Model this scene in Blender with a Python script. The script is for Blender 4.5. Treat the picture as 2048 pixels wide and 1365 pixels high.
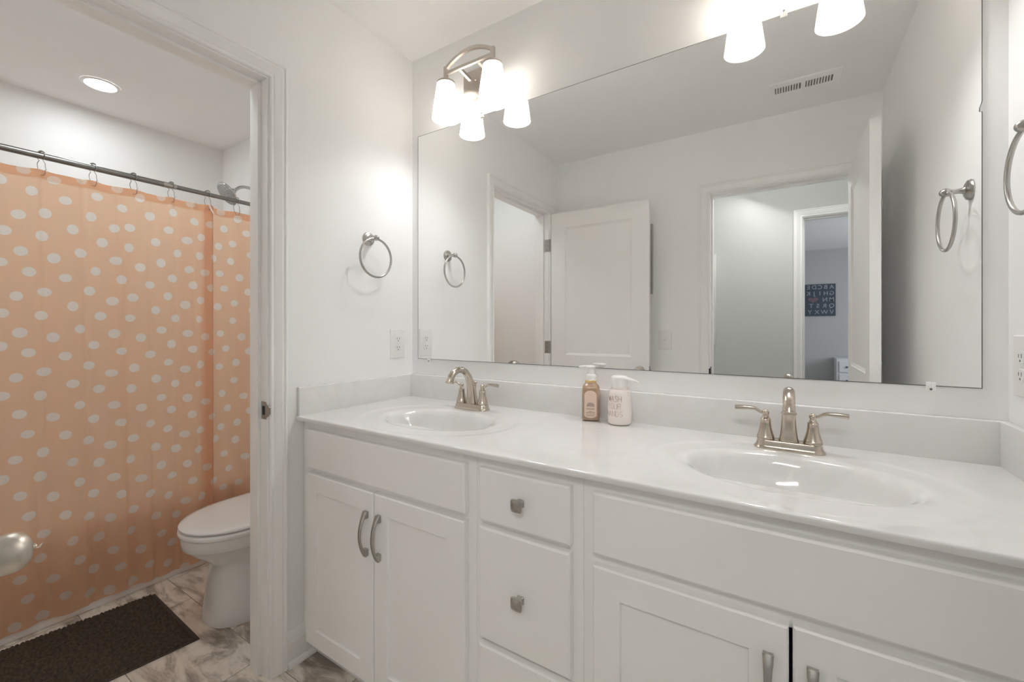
import bpy, bmesh, math, random
from mathutils import Vector, Matrix

for o in list(bpy.data.objects):
    bpy.data.objects.remove(o)
SC = bpy.context.scene
COL = SC.collection
random.seed(7)
PI = math.pi

# ------------------------------------------------------------------ camera
CX, CY, CZ = 1.4758, -1.4337, 1.19
YAW, FPX, V0 = 0.5709, 854.27, 656.7
cam_data = bpy.data.cameras.new('camera')
cam_data.sensor_width = 36.0
cam_data.lens = FPX / 2048 * 36
cam_data.shift_y = (V0 - 682.5) / 2048
cam_data.clip_start = 0.02
cam = bpy.data.objects.new('camera', cam_data)
cam.location = (CX, CY, CZ)
cam.rotation_euler = (PI / 2, 0, YAW)
COL.objects.link(cam)
SC.camera = cam

# ------------------------------------------------------------------ world, lights, exposure
W_ = bpy.data.worlds.new('world')
SC.world = W_
W_.use_nodes = True
W_.node_tree.nodes['Background'].inputs[0].default_value = (0.75, 0.82, 0.95, 1)
W_.node_tree.nodes['Background'].inputs[1].default_value = 0.3
SC.view_settings.view_transform = 'Standard'
SC.view_settings.look = 'None'
SC.view_settings.gamma = 1
SC.view_settings.use_curve_mapping = False
SC.view_settings.exposure = 0.2
SC.cycles.diffuse_bounces = 12
SC.cycles.max_bounces = 16
BULB = 180.0        # vanity bulb emission
CAN = 88.0         # recessed lamp emission


def lamp(name, kind, loc, energy, color, size=0.1, rot=(0, 0, 0), size_y=None):
    l = bpy.data.lights.new(name, kind)
    l.energy = energy
    l.color = color
    if kind == 'AREA':
        l.size = size
        if size_y:
            l.shape = 'RECTANGLE'
            l.size_y = size_y
    else:
        l.shadow_soft_size = size
    o = bpy.data.objects.new(name, l)
    o.location = loc
    o.rotation_euler = rot
    COL.objects.link(o)
    return o


lamp('hall_ceiling_lamp', 'AREA', (1.15, -2.05, 2.43), 0.4, (0.97, 1.0, 0.97), 0.5)
d_ = Vector((0.75, -0.56, 0.55)) - Vector((1.62, -2.22, 2.335))
lamp('hall_fill_light', 'AREA', (1.62, -2.22, 2.335), 9.5, (1.0, 0.99, 0.97), 0.85, d_.to_track_quat('-Z', 'Y').to_euler(), 0.14)  # added soft fill through the entry doorway, brightens the cabinet fronts
lamp('toilet_room_fill', 'AREA', (-0.42, -0.84, 2.43), 3.3, (0.87, 0.97, 1.0), 0.2)  # unseen fill added to lift the toilet, floor and curtain
lamp('bedroom_window_daylight', 'AREA', (4.1, -4.9, 1.5), 36, (0.86, 0.92, 1.0), 1.2, (0, PI / 2, 0), 1.3)

# ------------------------------------------------------------------ materials
MATS = {}


def mat(name, col, rough=0.5, metal=0.0, bump=0.0, bscale=200.0, var=0.0, vscale=3.0, coat=0.0, spec=0.5):
    m = bpy.data.materials.new(name)
    m.use_nodes = True
    nt = m.node_tree
    b = nt.nodes['Principled BSDF']
    b.inputs['Base Color'].default_value = (*col, 1)
    b.inputs['Roughness'].default_value = rough
    b.inputs['Metallic'].default_value = metal
    b.inputs['Coat Weight'].default_value = coat
    b.inputs['Specular IOR Level'].default_value = spec
    tc = nt.nodes.new('ShaderNodeTexCoord')
    if bump:
        n = nt.nodes.new('ShaderNodeTexNoise')
        n.inputs['Scale'].default_value = bscale
        n.inputs['Detail'].default_value = 3
        nt.links.new(tc.outputs['Object'], n.inputs['Vector'])
        bp = nt.nodes.new('ShaderNodeBump')
        bp.inputs['Strength'].default_value = bump
        bp.inputs['Distance'].default_value = 0.002
        nt.links.new(n.outputs['Fac'], bp.inputs['Height'])
        nt.links.new(bp.outputs['Normal'], b.inputs['Normal'])
    if var:
        n = nt.nodes.new('ShaderNodeTexNoise')
        n.inputs['Scale'].default_value = vscale
        n.inputs['Detail'].default_value = 4
        nt.links.new(tc.outputs['Object'], n.inputs['Vector'])
        r = nt.nodes.new('ShaderNodeValToRGB')
        r.color_ramp.elements[0].position = 0.3
        r.color_ramp.elements[1].position = 0.7
        r.color_ramp.elements[0].color = (*[c * (1 - var) for c in col], 1)
        r.color_ramp.elements[1].color = (*[min(1, c * (1 + var)) for c in col], 1)
        nt.links.new(n.outputs['Fac'], r.inputs['Fac'])
        nt.links.new(r.outputs['Color'], b.inputs['Base Color'])
    MATS[name] = m
    return m


M_wall = mat('wall_paint', (0.905, 0.905, 0.902), 0.55, bump=0.04, bscale=350, var=0.01)
M_tubw = mat('tub_wall_paint', (0.80, 0.80, 0.795), 0.5, bump=0.04, bscale=350, var=0.01)
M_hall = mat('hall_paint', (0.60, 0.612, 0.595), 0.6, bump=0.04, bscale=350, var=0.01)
M_ceil = mat('ceiling_paint', (0.905, 0.905, 0.90), 0.8, bump=0.05, bscale=300, var=0.01)
M_trim = mat('trim_paint', (0.90, 0.897, 0.89), 0.32, var=0.008)
M_cab = mat('cabinet_paint', (0.875, 0.868, 0.85), 0.38, var=0.008)
M_door = mat('door_paint', (0.90, 0.897, 0.89), 0.38, var=0.008)
M_plastic = mat('outlet_plastic', (0.85, 0.842, 0.825), 0.35, var=0.005)
M_slot = mat('outlet_slot', (0.10, 0.095, 0.09), 0.6, var=0.05)
M_porc = mat('toilet_porcelain', (0.84, 0.84, 0.84), 0.10, coat=0.3, var=0.004)
M_tub = mat('tub_acrylic', (0.80, 0.79, 0.77), 0.2, var=0.004)
M_nickel = mat('brushed_nickel', (0.58, 0.515, 0.44), 0.19, 1.0, bump=0.03, bscale=500, var=0.04, vscale=40)
M_knob = mat('satin_knob', (0.60, 0.555, 0.49), 0.33, 1.0, bump=0.03, bscale=500, var=0.03, vscale=40)
M_ring = mat('satin_nickel', (0.50, 0.485, 0.46), 0.26, 1.0, bump=0.02, bscale=500, var=0.04, vscale=40)
M_lampmetal = mat('lamp_nickel', (0.55, 0.51, 0.47), 0.30, 1.0, var=0.03, vscale=40)
M_pew = mat('pewter', (0.46, 0.445, 0.41), 0.36, 1.0, bump=0.05, bscale=400, var=0.08, vscale=60)
M_rod = mat('rod_steel', (0.30, 0.29, 0.275), 0.26, 1.0, var=0.05, vscale=30)
M_wire = mat('hook_wire', (0.30, 0.29, 0.27), 0.3, 1.0, var=0.05)
M_chrome = mat('shower_chrome', (0.50, 0.50, 0.49), 0.18, 1.0, var=0.05)
M_nozzle = mat('shower_nozzles', (0.42, 0.42, 0.42), 0.4, 0.3, var=0.3, vscale=160)
M_dark = mat('dark_void', (0.02, 0.02, 0.02), 0.8, var=0.05)
M_grey = mat('vent_shadow', (0.16, 0.155, 0.145), 0.8, var=0.05)
M_hinge = mat('hinge_metal', (0.42, 0.40, 0.37), 0.35, 1.0, var=0.05)
M_gold = mat('gold_band', (0.78, 0.56, 0.24), 0.25, 1.0, var=0.05)
M_whitepl = mat('pump_plastic', (0.86, 0.85, 0.82), 0.3, var=0.005)
M_label = mat('paper_label', (0.72, 0.56, 0.46), 0.5, var=0.02)
M_ink = mat('label_ink', (0.16, 0.12, 0.10), 0.6, var=0.03)
M_foil = mat('copper_lettering', (0.45, 0.24, 0.17), 0.25, 1.0, var=0.05)
M_ceramic = mat('soap_bottle_white', (0.84, 0.77, 0.73), 0.25, coat=0.3, var=0.005)
M_bed = mat('bedroom_paint', (0.52, 0.52, 0.515), 0.7, bump=0.04, bscale=300, var=0.01)
M_board = mat('navy_board', (0.065, 0.08, 0.11), 0.6, var=0.06)
M_chalk = mat('board_lettering', (0.34, 0.36, 0.40), 0.6, var=0.03)
M_pink = mat('board_heart', (0.20, 0.13, 0.16), 0.6, var=0.03)
M_frame = mat('dark_frame', (0.10, 0.095, 0.09), 0.4, var=0.05)
M_pframe = mat('grey_frame', (0.40, 0.395, 0.385), 0.4, var=0.05)
M_canvas = mat('canvas', (0.72, 0.71, 0.69), 0.8, bump=0.1, bscale=600, var=0.03)
M_carpet = mat('carpet', (0.45, 0.42, 0.38), 0.95, bump=0.5, bscale=300, var=0.1, vscale=30)
M_dresser = mat('dresser_white', (0.74, 0.75, 0.77), 0.4, var=0.01)
M_bind = mat('rug_binding', (0.075, 0.055, 0.042), 0.9, bump=0.3, bscale=500, var=0.1, vscale=80)
M_rubber = mat('clear_clip', (0.90, 0.90, 0.89), 0.08)


def emat(name, col, strength):
    m = bpy.data.materials.new(name)
    m.use_nodes = True
    b = m.node_tree.nodes['Principled BSDF']
    b.inputs['Base Color'].default_value = (0.8, 0.8, 0.8, 1)
    b.inputs['Emission Color'].default_value = (*col, 1)
    b.inputs['Emission Strength'].default_value = strength
    return m


M_bulb = emat('bulb_glow', (1.0, 0.995, 1.0), BULB)
M_can = emat('recessed_lens', (0.91, 0.975, 1.0), CAN)


def shade_mat():
    m = bpy.data.materials.new('frosted_shade')
    m.use_nodes = True
    nt = m.node_tree
    nt.nodes.clear()
    out = nt.nodes.new('ShaderNodeOutputMaterial')
    d = nt.nodes.new('ShaderNodeBsdfDiffuse')
    d.inputs[0].default_value = (0.90, 0.89, 0.87, 1)
    t = nt.nodes.new('ShaderNodeBsdfTranslucent')
    n = nt.nodes.new('ShaderNodeTexNoise')
    n.inputs['Scale'].default_value = 30
    r = nt.nodes.new('ShaderNodeValToRGB')
    r.color_ramp.elements[0].color = (0.88, 0.82, 0.74, 1)
    r.color_ramp.elements[1].color = (0.92, 0.86, 0.78, 1)
    nt.links.new(n.outputs['Fac'], r.inputs['Fac'])
    nt.links.new(r.outputs['Color'], t.inputs[0])
    mx = nt.nodes.new('ShaderNodeMixShader')
    mx.inputs[0].default_value = 0.38
    nt.links.new(d.outputs[0], mx.inputs[1])
    nt.links.new(t.outputs[0], mx.inputs[2])
    nt.links.new(mx.outputs[0], out.inputs['Surface'])
    return m


M_shade = shade_mat()


def mirror_mat():
    m = mat('mirror_silver', (0.955, 0.96, 0.955), 0.0, 1.0)
    return m


M_mirror = mirror_mat()
M_medge = mat('mirror_edge', (0.10, 0.11, 0.11), 0.3, var=0.05)


def counter_mat():
    m = mat('cultured_marble', (0.77, 0.765, 0.755), 0.10, coat=0.4)
    nt = m.node_tree
    b = nt.nodes['Principled BSDF']
    tc = nt.nodes.new('ShaderNodeTexCoord')
    n = nt.nodes.new('ShaderNodeTexNoise')
    n.inputs['Scale'].default_value = 3.2
    n.inputs['Detail'].default_value = 6
    n.inputs['Distortion'].default_value = 1.6
    r = nt.nodes.new('ShaderNodeValToRGB')
    e = r.color_ramp.elements
    e[0].position = 0.40
    e[0].color = (0.77, 0.765, 0.755, 1)
    e[1].position = 0.56
    e[1].color = (0.765, 0.76, 0.75, 1)
    k = e.new(0.48)
    k.color = (0.745, 0.738, 0.727, 1)
    nt.links.new(tc.outputs['Object'], n.inputs['Vector'])
    nt.links.new(n.outputs['Fac'], r.inputs['Fac'])
    nt.links.new(r.outputs['Color'], b.inputs['Base Color'])
    return m


M_counter = counter_mat()


def tile_mat():
    m = mat('marble_floor_tile', (0.5, 0.45, 0.4), 0.22)
    nt = m.node_tree
    b = nt.nodes['Principled BSDF']
    L = nt.links.new
    tc = nt.nodes.new('ShaderNodeTexCoord')
    mp = nt.nodes.new('ShaderNodeMapping')
    mp.inputs['Location'].default_value = (0.484 + 0.244, 0.6135, 0)
    L(tc.outputs['Object'], mp.inputs['Vector'])
    br = nt.nodes.new('ShaderNodeTexBrick')
    br.offset = 0.4
    br.offset_frequency = 2
    br.inputs['Color1'].default_value = (0, 0, 0, 1)
    br.inputs['Color2'].default_value = (1, 1, 1, 1)
    br.inputs['Mortar'].default_value = (0.5, 0.5, 0.5, 1)
    br.inputs['Scale'].default_value = 1.0
    br.inputs['Mortar Size'].default_value = 0.0016
    br.inputs['Mortar Smooth'].default_value = 0.1
    br.inputs['Brick Width'].default_value = 0.61
    br.inputs['Row Height'].default_value = 0.3035
    L(mp.outputs['Vector'], br.inputs['Vector'])
    wmul = nt.nodes.new('ShaderNodeMath')
    wmul.operation = 'MULTIPLY'
    wmul.inputs[1].default_value = 37.0
    L(br.outputs['Color'], wmul.inputs[0])
    mp2 = nt.nodes.new('ShaderNodeMapping')
    mp2.inputs['Rotation'].default_value = (0, 0, math.radians(52))
    mp2.inputs['Scale'].default_value = (1.0, 3.2, 1.0)
    L(tc.outputs['Object'], mp2.inputs['Vector'])
    n = nt.nodes.new('ShaderNodeTexNoise')
    n.noise_dimensions = '4D'
    n.inputs['Scale'].default_value = 3.4
    n.inputs['Detail'].default_value = 8
    n.inputs['Roughness'].default_value = 0.62
    n.inputs['Distortion'].default_value = 1.1
    L(mp2.outputs['Vector'], n.inputs['Vector'])
    L(wmul.outputs[0], n.inputs['W'])
    r = nt.nodes.new('ShaderNodeValToRGB')
    e = r.color_ramp.elements
    e[0].position = 0.36
    e[0].color = (0.26, 0.225, 0.19, 1)
    e[1].position = 0.60
    e[1].color = (0.81, 0.755, 0.68, 1)
    k = e.new(0.455)
    k.color = (0.47, 0.415, 0.36, 1)
    k = e.new(0.52)
    k.color = (0.72, 0.66, 0.585, 1)
    L(n.outputs['Fac'], r.inputs['Fac'])
    mx = nt.nodes.new('ShaderNodeMix')
    mx.data_type = 'RGBA'
    L(br.outputs['Fac'], mx.inputs['Factor'])
    L(r.outputs['Color'], mx.inputs['A'])
    mx.inputs['B'].default_value = (0.33, 0.295, 0.255, 1)
    L(mx.outputs['Result'], b.inputs['Base Color'])
    return m


M_tile = tile_mat()


def curtain_mat(name, use_dots=True):
    m = bpy.data.materials.new(name)
    m.use_nodes = True
    nt = m.node_tree
    nt.nodes.clear()
    L = nt.links.new
    out = nt.nodes.new('ShaderNodeOutputMaterial')
    a = nt.nodes.new('ShaderNodeAttribute')
    a.attribute_name = 'dot_field'
    r = nt.nodes.new('ShaderNodeMapRange')
    r.inputs['From Min'].default_value = -0.0006
    r.inputs['From Max'].default_value = 0.0006
    L(a.outputs['Fac'], r.inputs['Value'])
    mx = nt.nodes.new('ShaderNodeMix')
    mx.data_type = 'RGBA'
    L(r.outputs['Result'], mx.inputs['Factor'])
    mx.inputs['A'].default_value = (0.93, 0.87, 0.81, 1)
    mx.inputs['B'].default_value = (0.91, 0.65, 0.47, 1)
    n = nt.nodes.new('ShaderNodeTexNoise')
    n.inputs['Scale'].default_value = 9
    n.inputs['Detail'].default_value = 3
    bp = nt.nodes.new('ShaderNodeBump')
    bp.inputs['Strength'].default_value = 0.12
    bp.inputs['Distance'].default_value = 0.02
    tc = nt.nodes.new('ShaderNodeTexCoord')
    L(tc.outputs['Object'], n.inputs['Vector'])
    L(n.outputs['Fac'], bp.inputs['Height'])
    d = nt.nodes.new('ShaderNodeBsdfDiffuse')
    t = nt.nodes.new('ShaderNodeBsdfTranslucent')
    L(mx.outputs['Result'], d.inputs[0])
    L(mx.outputs['Result'], t.inputs[0])
    L(bp.outputs['Normal'], d.inputs['Normal'])
    ms = nt.nodes.new('ShaderNodeMixShader')
    ms.inputs[0].default_value = 0.62
    L(d.outputs[0], ms.inputs[1])
    L(t.outputs[0], ms.inputs[2])
    L(ms.outputs[0], out.inputs['Surface'])
    return m


M_curtain = curtain_mat('polka_dot_cloth')


def soap_mat():
    m = mat('amber_soap', (0.46, 0.31, 0.21), 0.12, coat=0.5, var=0.15, vscale=40)
    b = m.node_tree.nodes['Principled BSDF']
    b.inputs['Transmission Weight'].default_value = 0.15
    return m


M_soap = soap_mat()
M_rug = mat('chenille_pile', (0.075, 0.056, 0.042), 0.95, bump=0.3, bscale=500, var=0.35, vscale=90, spec=0.1)

# ------------------------------------------------------------------ mesh helpers


class B(bmesh.types.BMesh if False else object):
    def __init__(self):
        self.bm = bmesh.new()

    def box(self, x0, x1, y0, y1, z0, z1, bevel=0.0, seg=2):
        bm = self.bm
        x0, x1 = min(x0, x1), max(x0, x1)
        y0, y1 = min(y0, y1), max(y0, y1)
        z0, z1 = min(z0, z1), max(z0, z1)
        vs = [bm.verts.new((x, y, z)) for x in (x0, x1) for y in (y0, y1) for z in (z0, z1)]
        idx = [(0, 1, 3, 2), (4, 6, 7, 5), (0, 4, 5, 1), (2, 3, 7, 6), (0, 2, 6, 4), (1, 5, 7, 3)]
        fs = [bm.faces.new([vs[i] for i in f]) for f in idx]
        if bevel:
            es = list({e for f in fs for e in f.edges})
            bmesh.ops.bevel(bm, geom=es, offset=bevel, segments=seg, profile=0.6, affect='EDGES')
        return self

    def loft(self, rings, cap0=True, cap1=True, closed=True):
        bm = self.bm
        R = [[bm.verts.new(p) for p in ring] for ring in rings]
        n = len(R[0])
        for a, b in zip(R[:-1], R[1:]):
            for i in range(n if closed else n - 1):
                j = (i + 1) % n
                bm.faces.new((a[i], a[j], b[j], b[i]))
        if cap0:
            bm.faces.new(R[0][::-1])
        if cap1:
            bm.faces.new(R[-1])
        return self

    def lathe(self, prof, loc=(0, 0, 0), axis=(0, 0, 1), n=24, cap0=True, cap1=True):
        q = Vector((0, 0, 1)).rotation_difference(Vector(axis).normalized())
        L = Vector(loc)
        rings = []
        for r, z in prof:
            rings.append([L + q @ Vector((r * math.cos(2 * PI * i / n), r * math.sin(2 * PI * i / n), z)) for i in range(n)])
        return self.loft(rings, cap0, cap1)

    def tube(self, pts, r, n=10, closed=False, flat=None, up=None):
        """sweep a round (or flattened, flat=(w,h) per point) section along pts"""
        P = [Vector(p) for p in pts]
        m = len(P)
        T = []
        for i in range(m):
            if closed:
                t = P[(i + 1) % m] - P[(i - 1) % m]
            else:
                t = P[min(i + 1, m - 1)] - P[max(i - 1, 0)]
            T.append(t.normalized())
        ref = Vector(up) if up else (Vector((0, 0, 1)) if abs(T[0].z) < 0.9 else Vector((1, 0, 0)))
        N = []
        cur = (ref - T[0] * ref.dot(T[0])).normalized()
        for i in range(m):
            cur = (cur - T[i] * cur.dot(T[i])).normalized()
            N.append(cur.copy())
        rings = []
        for i in range(m):
            b = T[i].cross(N[i])
            ri = r[i] if isinstance(r, (list, tuple)) else r
            if flat:
                w, h, e = flat[i]
            else:
                w = h = ri
                e = 1.0
            ring = []
            for k in range(n):
                a = 2 * PI * (k + 0.5) / n
                c, s = math.cos(a), math.sin(a)
                c = math.copysign(abs(c) ** e, c)
                s = math.copysign(abs(s) ** e, s)
                ring.append(P[i] + b * (w * c) + N[i] * (h * s))
            rings.append(ring)
        if closed:
            rings.append(rings[0])
            self.loft(rings, False, False)
            bmesh.ops.remove_doubles(self.bm, verts=self.bm.verts[:], dist=1e-6)
        else:
            self.loft(rings)
        return self

    def sphere(self, c, r, n=16, m=10, sx=1, sy=1, sz=1):
        prof = []
        for i in range(m + 1):
            a = -PI / 2 + PI * i / m
            prof.append((max(1e-4, math.cos(a) * r), math.sin(a) * r))
        st = len(self.bm.verts)
        self.lathe(prof, (0, 0, 0), n=n)
        self.bm.verts.ensure_lookup_table()
        for v in self.bm.verts[st:]:
            v.co = Vector((v.co.x * sx, v.co.y * sy, v.co.z * sz)) + Vector(c)
        return self

    def poly_extrude(self, pts, d):
        """pts: planar loop of 3-D points, d: extrusion vector"""
        d = Vector(d)
        return self.loft([[Vector(p) for p in pts], [Vector(p) + d for p in pts]])


def link(name, b, m, parent=None, smooth=35, **props):
    bm = b.bm if isinstance(b, B) else b
    bmesh.ops.recalc_face_normals(bm, faces=bm.faces[:])
    me = bpy.data.meshes.new(name)
    bm.to_mesh(me)
    bm.free()
    me.materials.append(m)
    if smooth:
        me.polygons.foreach_set('use_smooth', [True] * len(me.polygons))
        me.set_sharp_from_angle(angle=math.radians(smooth))
    o = bpy.data.objects.new(name, me)
    COL.objects.link(o)
    if parent is not None:
        o.parent = parent
        o.matrix_parent_inverse = Matrix.Translation(parent.location).inverted()
    for k, v in props.items():
        o[k] = v
    return o


def thing(name, label, cat, loc=(0, 0, 0), group=None, kind=None):
    o = bpy.data.objects.new(name, None)
    o.empty_display_size = 0.05
    o.location = loc
    COL.objects.link(o)
    o['label'] = label
    o['category'] = cat
    if group:
        o['group'] = group
    if kind:
        o['kind'] = kind
    return o


def tag(o, label, cat, group=None, kind=None):
    o['label'] = label
    o['category'] = cat
    if group:
        o['group'] = group
    if kind:
        o['kind'] = kind
    return o


def struct(name, b, m, label, cat, smooth=35):
    return tag(link(name, b, m, None, smooth), label, cat, kind='structure')


# ------------------------------------------------------------------ room dimensions
W = 1.903            # vanity room width (x)
D = 1.519            # room depth (y = 0 mirror wall ... y = -D front wall)
H = 2.44
ZC = 0.876           # counter top
XT = -1.865          # tub wall
WT = 0.115           # partition thickness
YR, YL, ZD = -0.666, -1.376, 2.035     # doorway in left wall (clear)
EX0, EX1 = 1.071, 1.797                # doorway in front wall (clear)
HY = -2.53                             # hall far wall
HX0, HX1 = 1.585, 2.30                 # bedroom doorway
BY = -6.95                             # bedroom far wall

# ------------------------------------------------------------------ shell
b = B().box(XT - .1, W + .1, -D - WT, 0.1, -0.08, 0)
struct('floor', b, M_tile, 'marble look tile floor of the bathroom in cream and brown', 'floor')
b = B().box(-0.5, 3.1, HY - WT, -D - WT, -0.08, 0)
struct('floor.001', b, M_carpet, 'carpeted floor of the hall outside the bathroom door', 'floor')
b = B().box(0.5, 4.4, BY - .1, HY - WT, -0.08, 0)
struct('floor.002', b, M_carpet, 'carpeted floor of the bedroom across the hall', 'floor')
b = B().box(XT - .1, W + .1, -D - WT, 0.1, H, H + .08)
struct('ceiling', b, M_ceil, 'white ceiling over the vanity and tub areas', 'ceiling')
b = B().box(-0.5, 3.1, HY - WT, -D - WT, H, H + .08)
struct('ceiling.001', b, M_ceil, 'white ceiling of the hall outside', 'ceiling')
b = B().box(0.5, 4.4, BY - .1, HY - WT, H, H + .08)
struct('ceiling.002', b, M_ceil, 'ceiling of the dim bedroom across the hall', 'ceiling')

struct('wall_back', B().box(XT - .1, W + .1, 0, 0.1, 0, H), M_wall, 'white wall behind the long mirror and vanity', 'wall')
struct('wall_right', B().box(W, W + .1, -D, 0, 0, H), M_wall, 'white wall at the right end of the vanity', 'wall')
b = B()
b.box(-WT, 0, YR + .018, 0, 0, H).box(-WT, 0, -D, YL - .018, 0, H).box(-WT, 0, YL - .018, YR + .018, ZD + .018, H)
struct('wall_left', b, M_wall, 'white partition wall with the doorway to the toilet room', 'wall', 0)
struct('wall_tub', B().box(XT - .1, XT, -D - WT, 0, 0, H), M_tubw, 'pale wall on the far side of the tub', 'wall')
b = B()
b.box(XT, EX0 - .018, -D - WT, -D, 0, H).box(EX1 + .018, W + .1, -D - WT, -D, 0, H).box(EX0 - .018, EX1 + .018, -D - WT, -D, ZD + .018, H)
struct('wall_front', b, M_wall, 'white wall with the entry doorway, seen in the mirror', 'wall', 0)
b = B()
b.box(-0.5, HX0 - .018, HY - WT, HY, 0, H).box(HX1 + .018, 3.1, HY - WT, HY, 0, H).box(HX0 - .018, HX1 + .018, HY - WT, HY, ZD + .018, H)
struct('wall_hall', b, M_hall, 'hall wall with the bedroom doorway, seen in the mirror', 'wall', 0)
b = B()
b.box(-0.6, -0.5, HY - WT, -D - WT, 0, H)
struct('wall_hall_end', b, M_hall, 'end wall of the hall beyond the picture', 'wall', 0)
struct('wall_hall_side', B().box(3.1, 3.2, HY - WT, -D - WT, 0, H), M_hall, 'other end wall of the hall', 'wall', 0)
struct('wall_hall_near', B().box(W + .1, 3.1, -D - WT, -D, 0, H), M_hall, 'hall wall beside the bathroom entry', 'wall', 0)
struct('wall_bedroom', B().box(0.5, 4.4, BY - .1, BY, 0, H), M_bed, 'grey bedroom wall behind the alphabet board', 'wall', 0)
struct('wall_bedroom_left', B().box(0.4, 0.5, BY, HY - WT, 0, H), M_bed, 'grey side wall of the bedroom', 'wall', 0)
struct('wall_bedroom_right', B().box(4.4, 4.5, BY, HY - WT, 0, H), M_bed, 'grey bedroom wall on the window side', 'wall', 0)
struct('wall_bedroom_near', B().box(3.2, 4.4, HY - WT, HY - WT + .1, 0, H), M_bed, 'grey bedroom wall beside its doorway', 'wall', 0)

# casing profile: a = distance outward from the inner edge, b = thickness off the wall
CAS = [(0, 0), (0, .008), (.003, .011), (.007, .011), (.009, .0085), (.013, .0085), (.016, .0105), (.030, .013),
       (.038, .0155), (.041, .0135), (.046, .0135), (.049, .017), (.054, .017), (.057, .014), (.057, 0)]


def casing(name, lo, hi, zt, mapf, parent):
    """mapf(u, d, z) -> world ; u along the wall, d off the wall"""
    bm = bmesh.new()
    cols = []
    for a, t in CAS:
        cols.append([bm.verts.new(mapf(u, t, z)) for u, z in ((lo - a, 0), (lo - a, zt + a), (hi + a, zt + a), (hi + a, 0))])
    for c, d in zip(cols[:-1], cols[1:]):
        for k in range(3):
            bm.faces.new((c[k], d[k], d[k + 1], c[k + 1]))
    return link(name, bm, M_trim, parent, 28)


def jamb(lo, hi, zt, mapf, depth, parent, stop_at):
    def bx(B_, u0, u1, d0, d1, z0, z1, bv=0.001):
        p, q = mapf(u0, d0, z0), mapf(u1, d1, z1)
        B_.box(p[0], q[0], p[1], q[1], p[2], q[2], bv, 1)
    t = .018
    b = B()
    bx(b, lo - t, lo, 0, -depth, 0, zt + t)
    bx(b, hi, hi + t, 0, -depth, 0, zt + t)
    bx(b, lo, hi, 0, -depth, zt, zt + t)
    j = link('jamb', b, M_trim, parent)
    b = B()
    s0, s1 = stop_at
    bx(b, lo, lo + .011, s0, s1, 0, zt)
    bx(b, hi - .011, hi, s0, s1, 0, zt)
    bx(b, lo + .011, hi - .011, s0, s1, zt - .011, zt)
    link('door_stop', b, M_trim, parent)
    return j


# left doorway (toilet room)
tr = thing('trim_1', 'white stepped door casing around the doorway to the toilet room', 'door frame', (0, YR, 0), kind='structure')
fm = lambda u, d, z: (d, u, z)
casing('casing', YL - .005, YR + .005, ZD + .005, fm, tr)
casing('casing', YL - .005, YR + .005, ZD + .005, lambda u, d, z: (-WT - d, u, z), tr)
jamb(YL, YR, ZD, fm, WT, tr, (-.04, -.075))
# strike plate on the right jamb
b = B()
b.box(-.036, -.006, YR - .0015, YR - .0001, .880, .940, .0005, 1)
b.poly_extrude([(-.006, YR - .0016, .886), (.006, YR - .0016, .892), (.012, YR + .003, .900), (.012, YR + .003, .920), (.006, YR - .0016, .928), (-.006, YR - .0016, .934)], (0, .0012, 0))
sp_ = link('strike_plate', b, M_hinge, tr, label='satin nickel strike plate')
b = B().box(-.029, -.013, YR - .002, YR - .0014, .895, .925)
link('strike_hole', b, M_dark, sp_)
for z in (.933, .887):
    b = B().lathe([(.0035, 0), (.0033, .001)], (-.021, YR - .0016, z), (0, -1, 0), 10)
    link('screw_head', b, M_hinge, sp_)
# hinges on the far jamb
for zc_ in (1.80, 1.05, 0.25):
    b = B().box(-.034, -.002, YL + .0001, YL + .002, zc_ - .045, zc_ + .045, .0008, 1)
    b.lathe([(.0055, -.045), (.0055, .045)], (.0075, YL + .004, zc_), (0, 0, 1), 12)
    hg = link('hinge', b, M_hinge, tr, label='grey metal hinge')
    for dz in (-.03, 0, .03):
        b = B().lathe([(.0035, 0), (.0028, .0012)], (-.016 + (.006 if dz == 0 else 0), YL + .002, zc_ + dz), (0, 1, 0), 10)
        link('screw_head', b, M_grey, hg)

# entry doorway
tr2 = thing('trim_2', 'white door casing of the entry doorway, reflected in the mirror', 'door frame', (EX0, -D, 0), kind='structure')
fm2 = lambda u, d, z: (u, -D + d, z)
casing('casing', EX0 - .005, EX1 + .005, ZD + .005, fm2, tr2)
casing('casing', EX0 - .005, EX1 + .005, ZD + .005, lambda u, d, z: (u, -D - WT - d, z), tr2)
jamb(EX0, EX1, ZD, fm2, WT, tr2, (-.04, -.075))
b = B().box(EX0 + .0001, EX0 + .0018, -D - .036, -D - .004, .885, .945, .0005, 1)
b.box(EX0 - .006, EX0 + .0018, -D - .004, -D + .012, .892, .935, .0005, 1)
link('strike_plate', b, M_dark, tr2, label='dark strike plate on the jamb')

# bedroom doorway
tr3 = thing('trim_3', 'white door casing of the bedroom doorway across the hall', 'door frame', (HX0, HY, 0), kind='structure')
fm3 = lambda u, d, z: (u, HY + d, z)
casing('casing', HX0 - .005, HX1 + .005, ZD + .005, fm3, tr3)
jamb(HX0, HX1, ZD, fm3, WT, tr3, (-.075, -.04))
b = B().box(HX0 + .0001, HX0 + .002, HY - WT + .004, HY - WT + .04, .86, .93, .0005, 1)
b.box(HX0 + .0001, HX0 + .012, HY - WT - .004, HY - WT + .01, .86, .93, .0005, 1)
link('strike_plate', b, M_dark, tr3, label='dark strike plate on the jamb')


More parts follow.
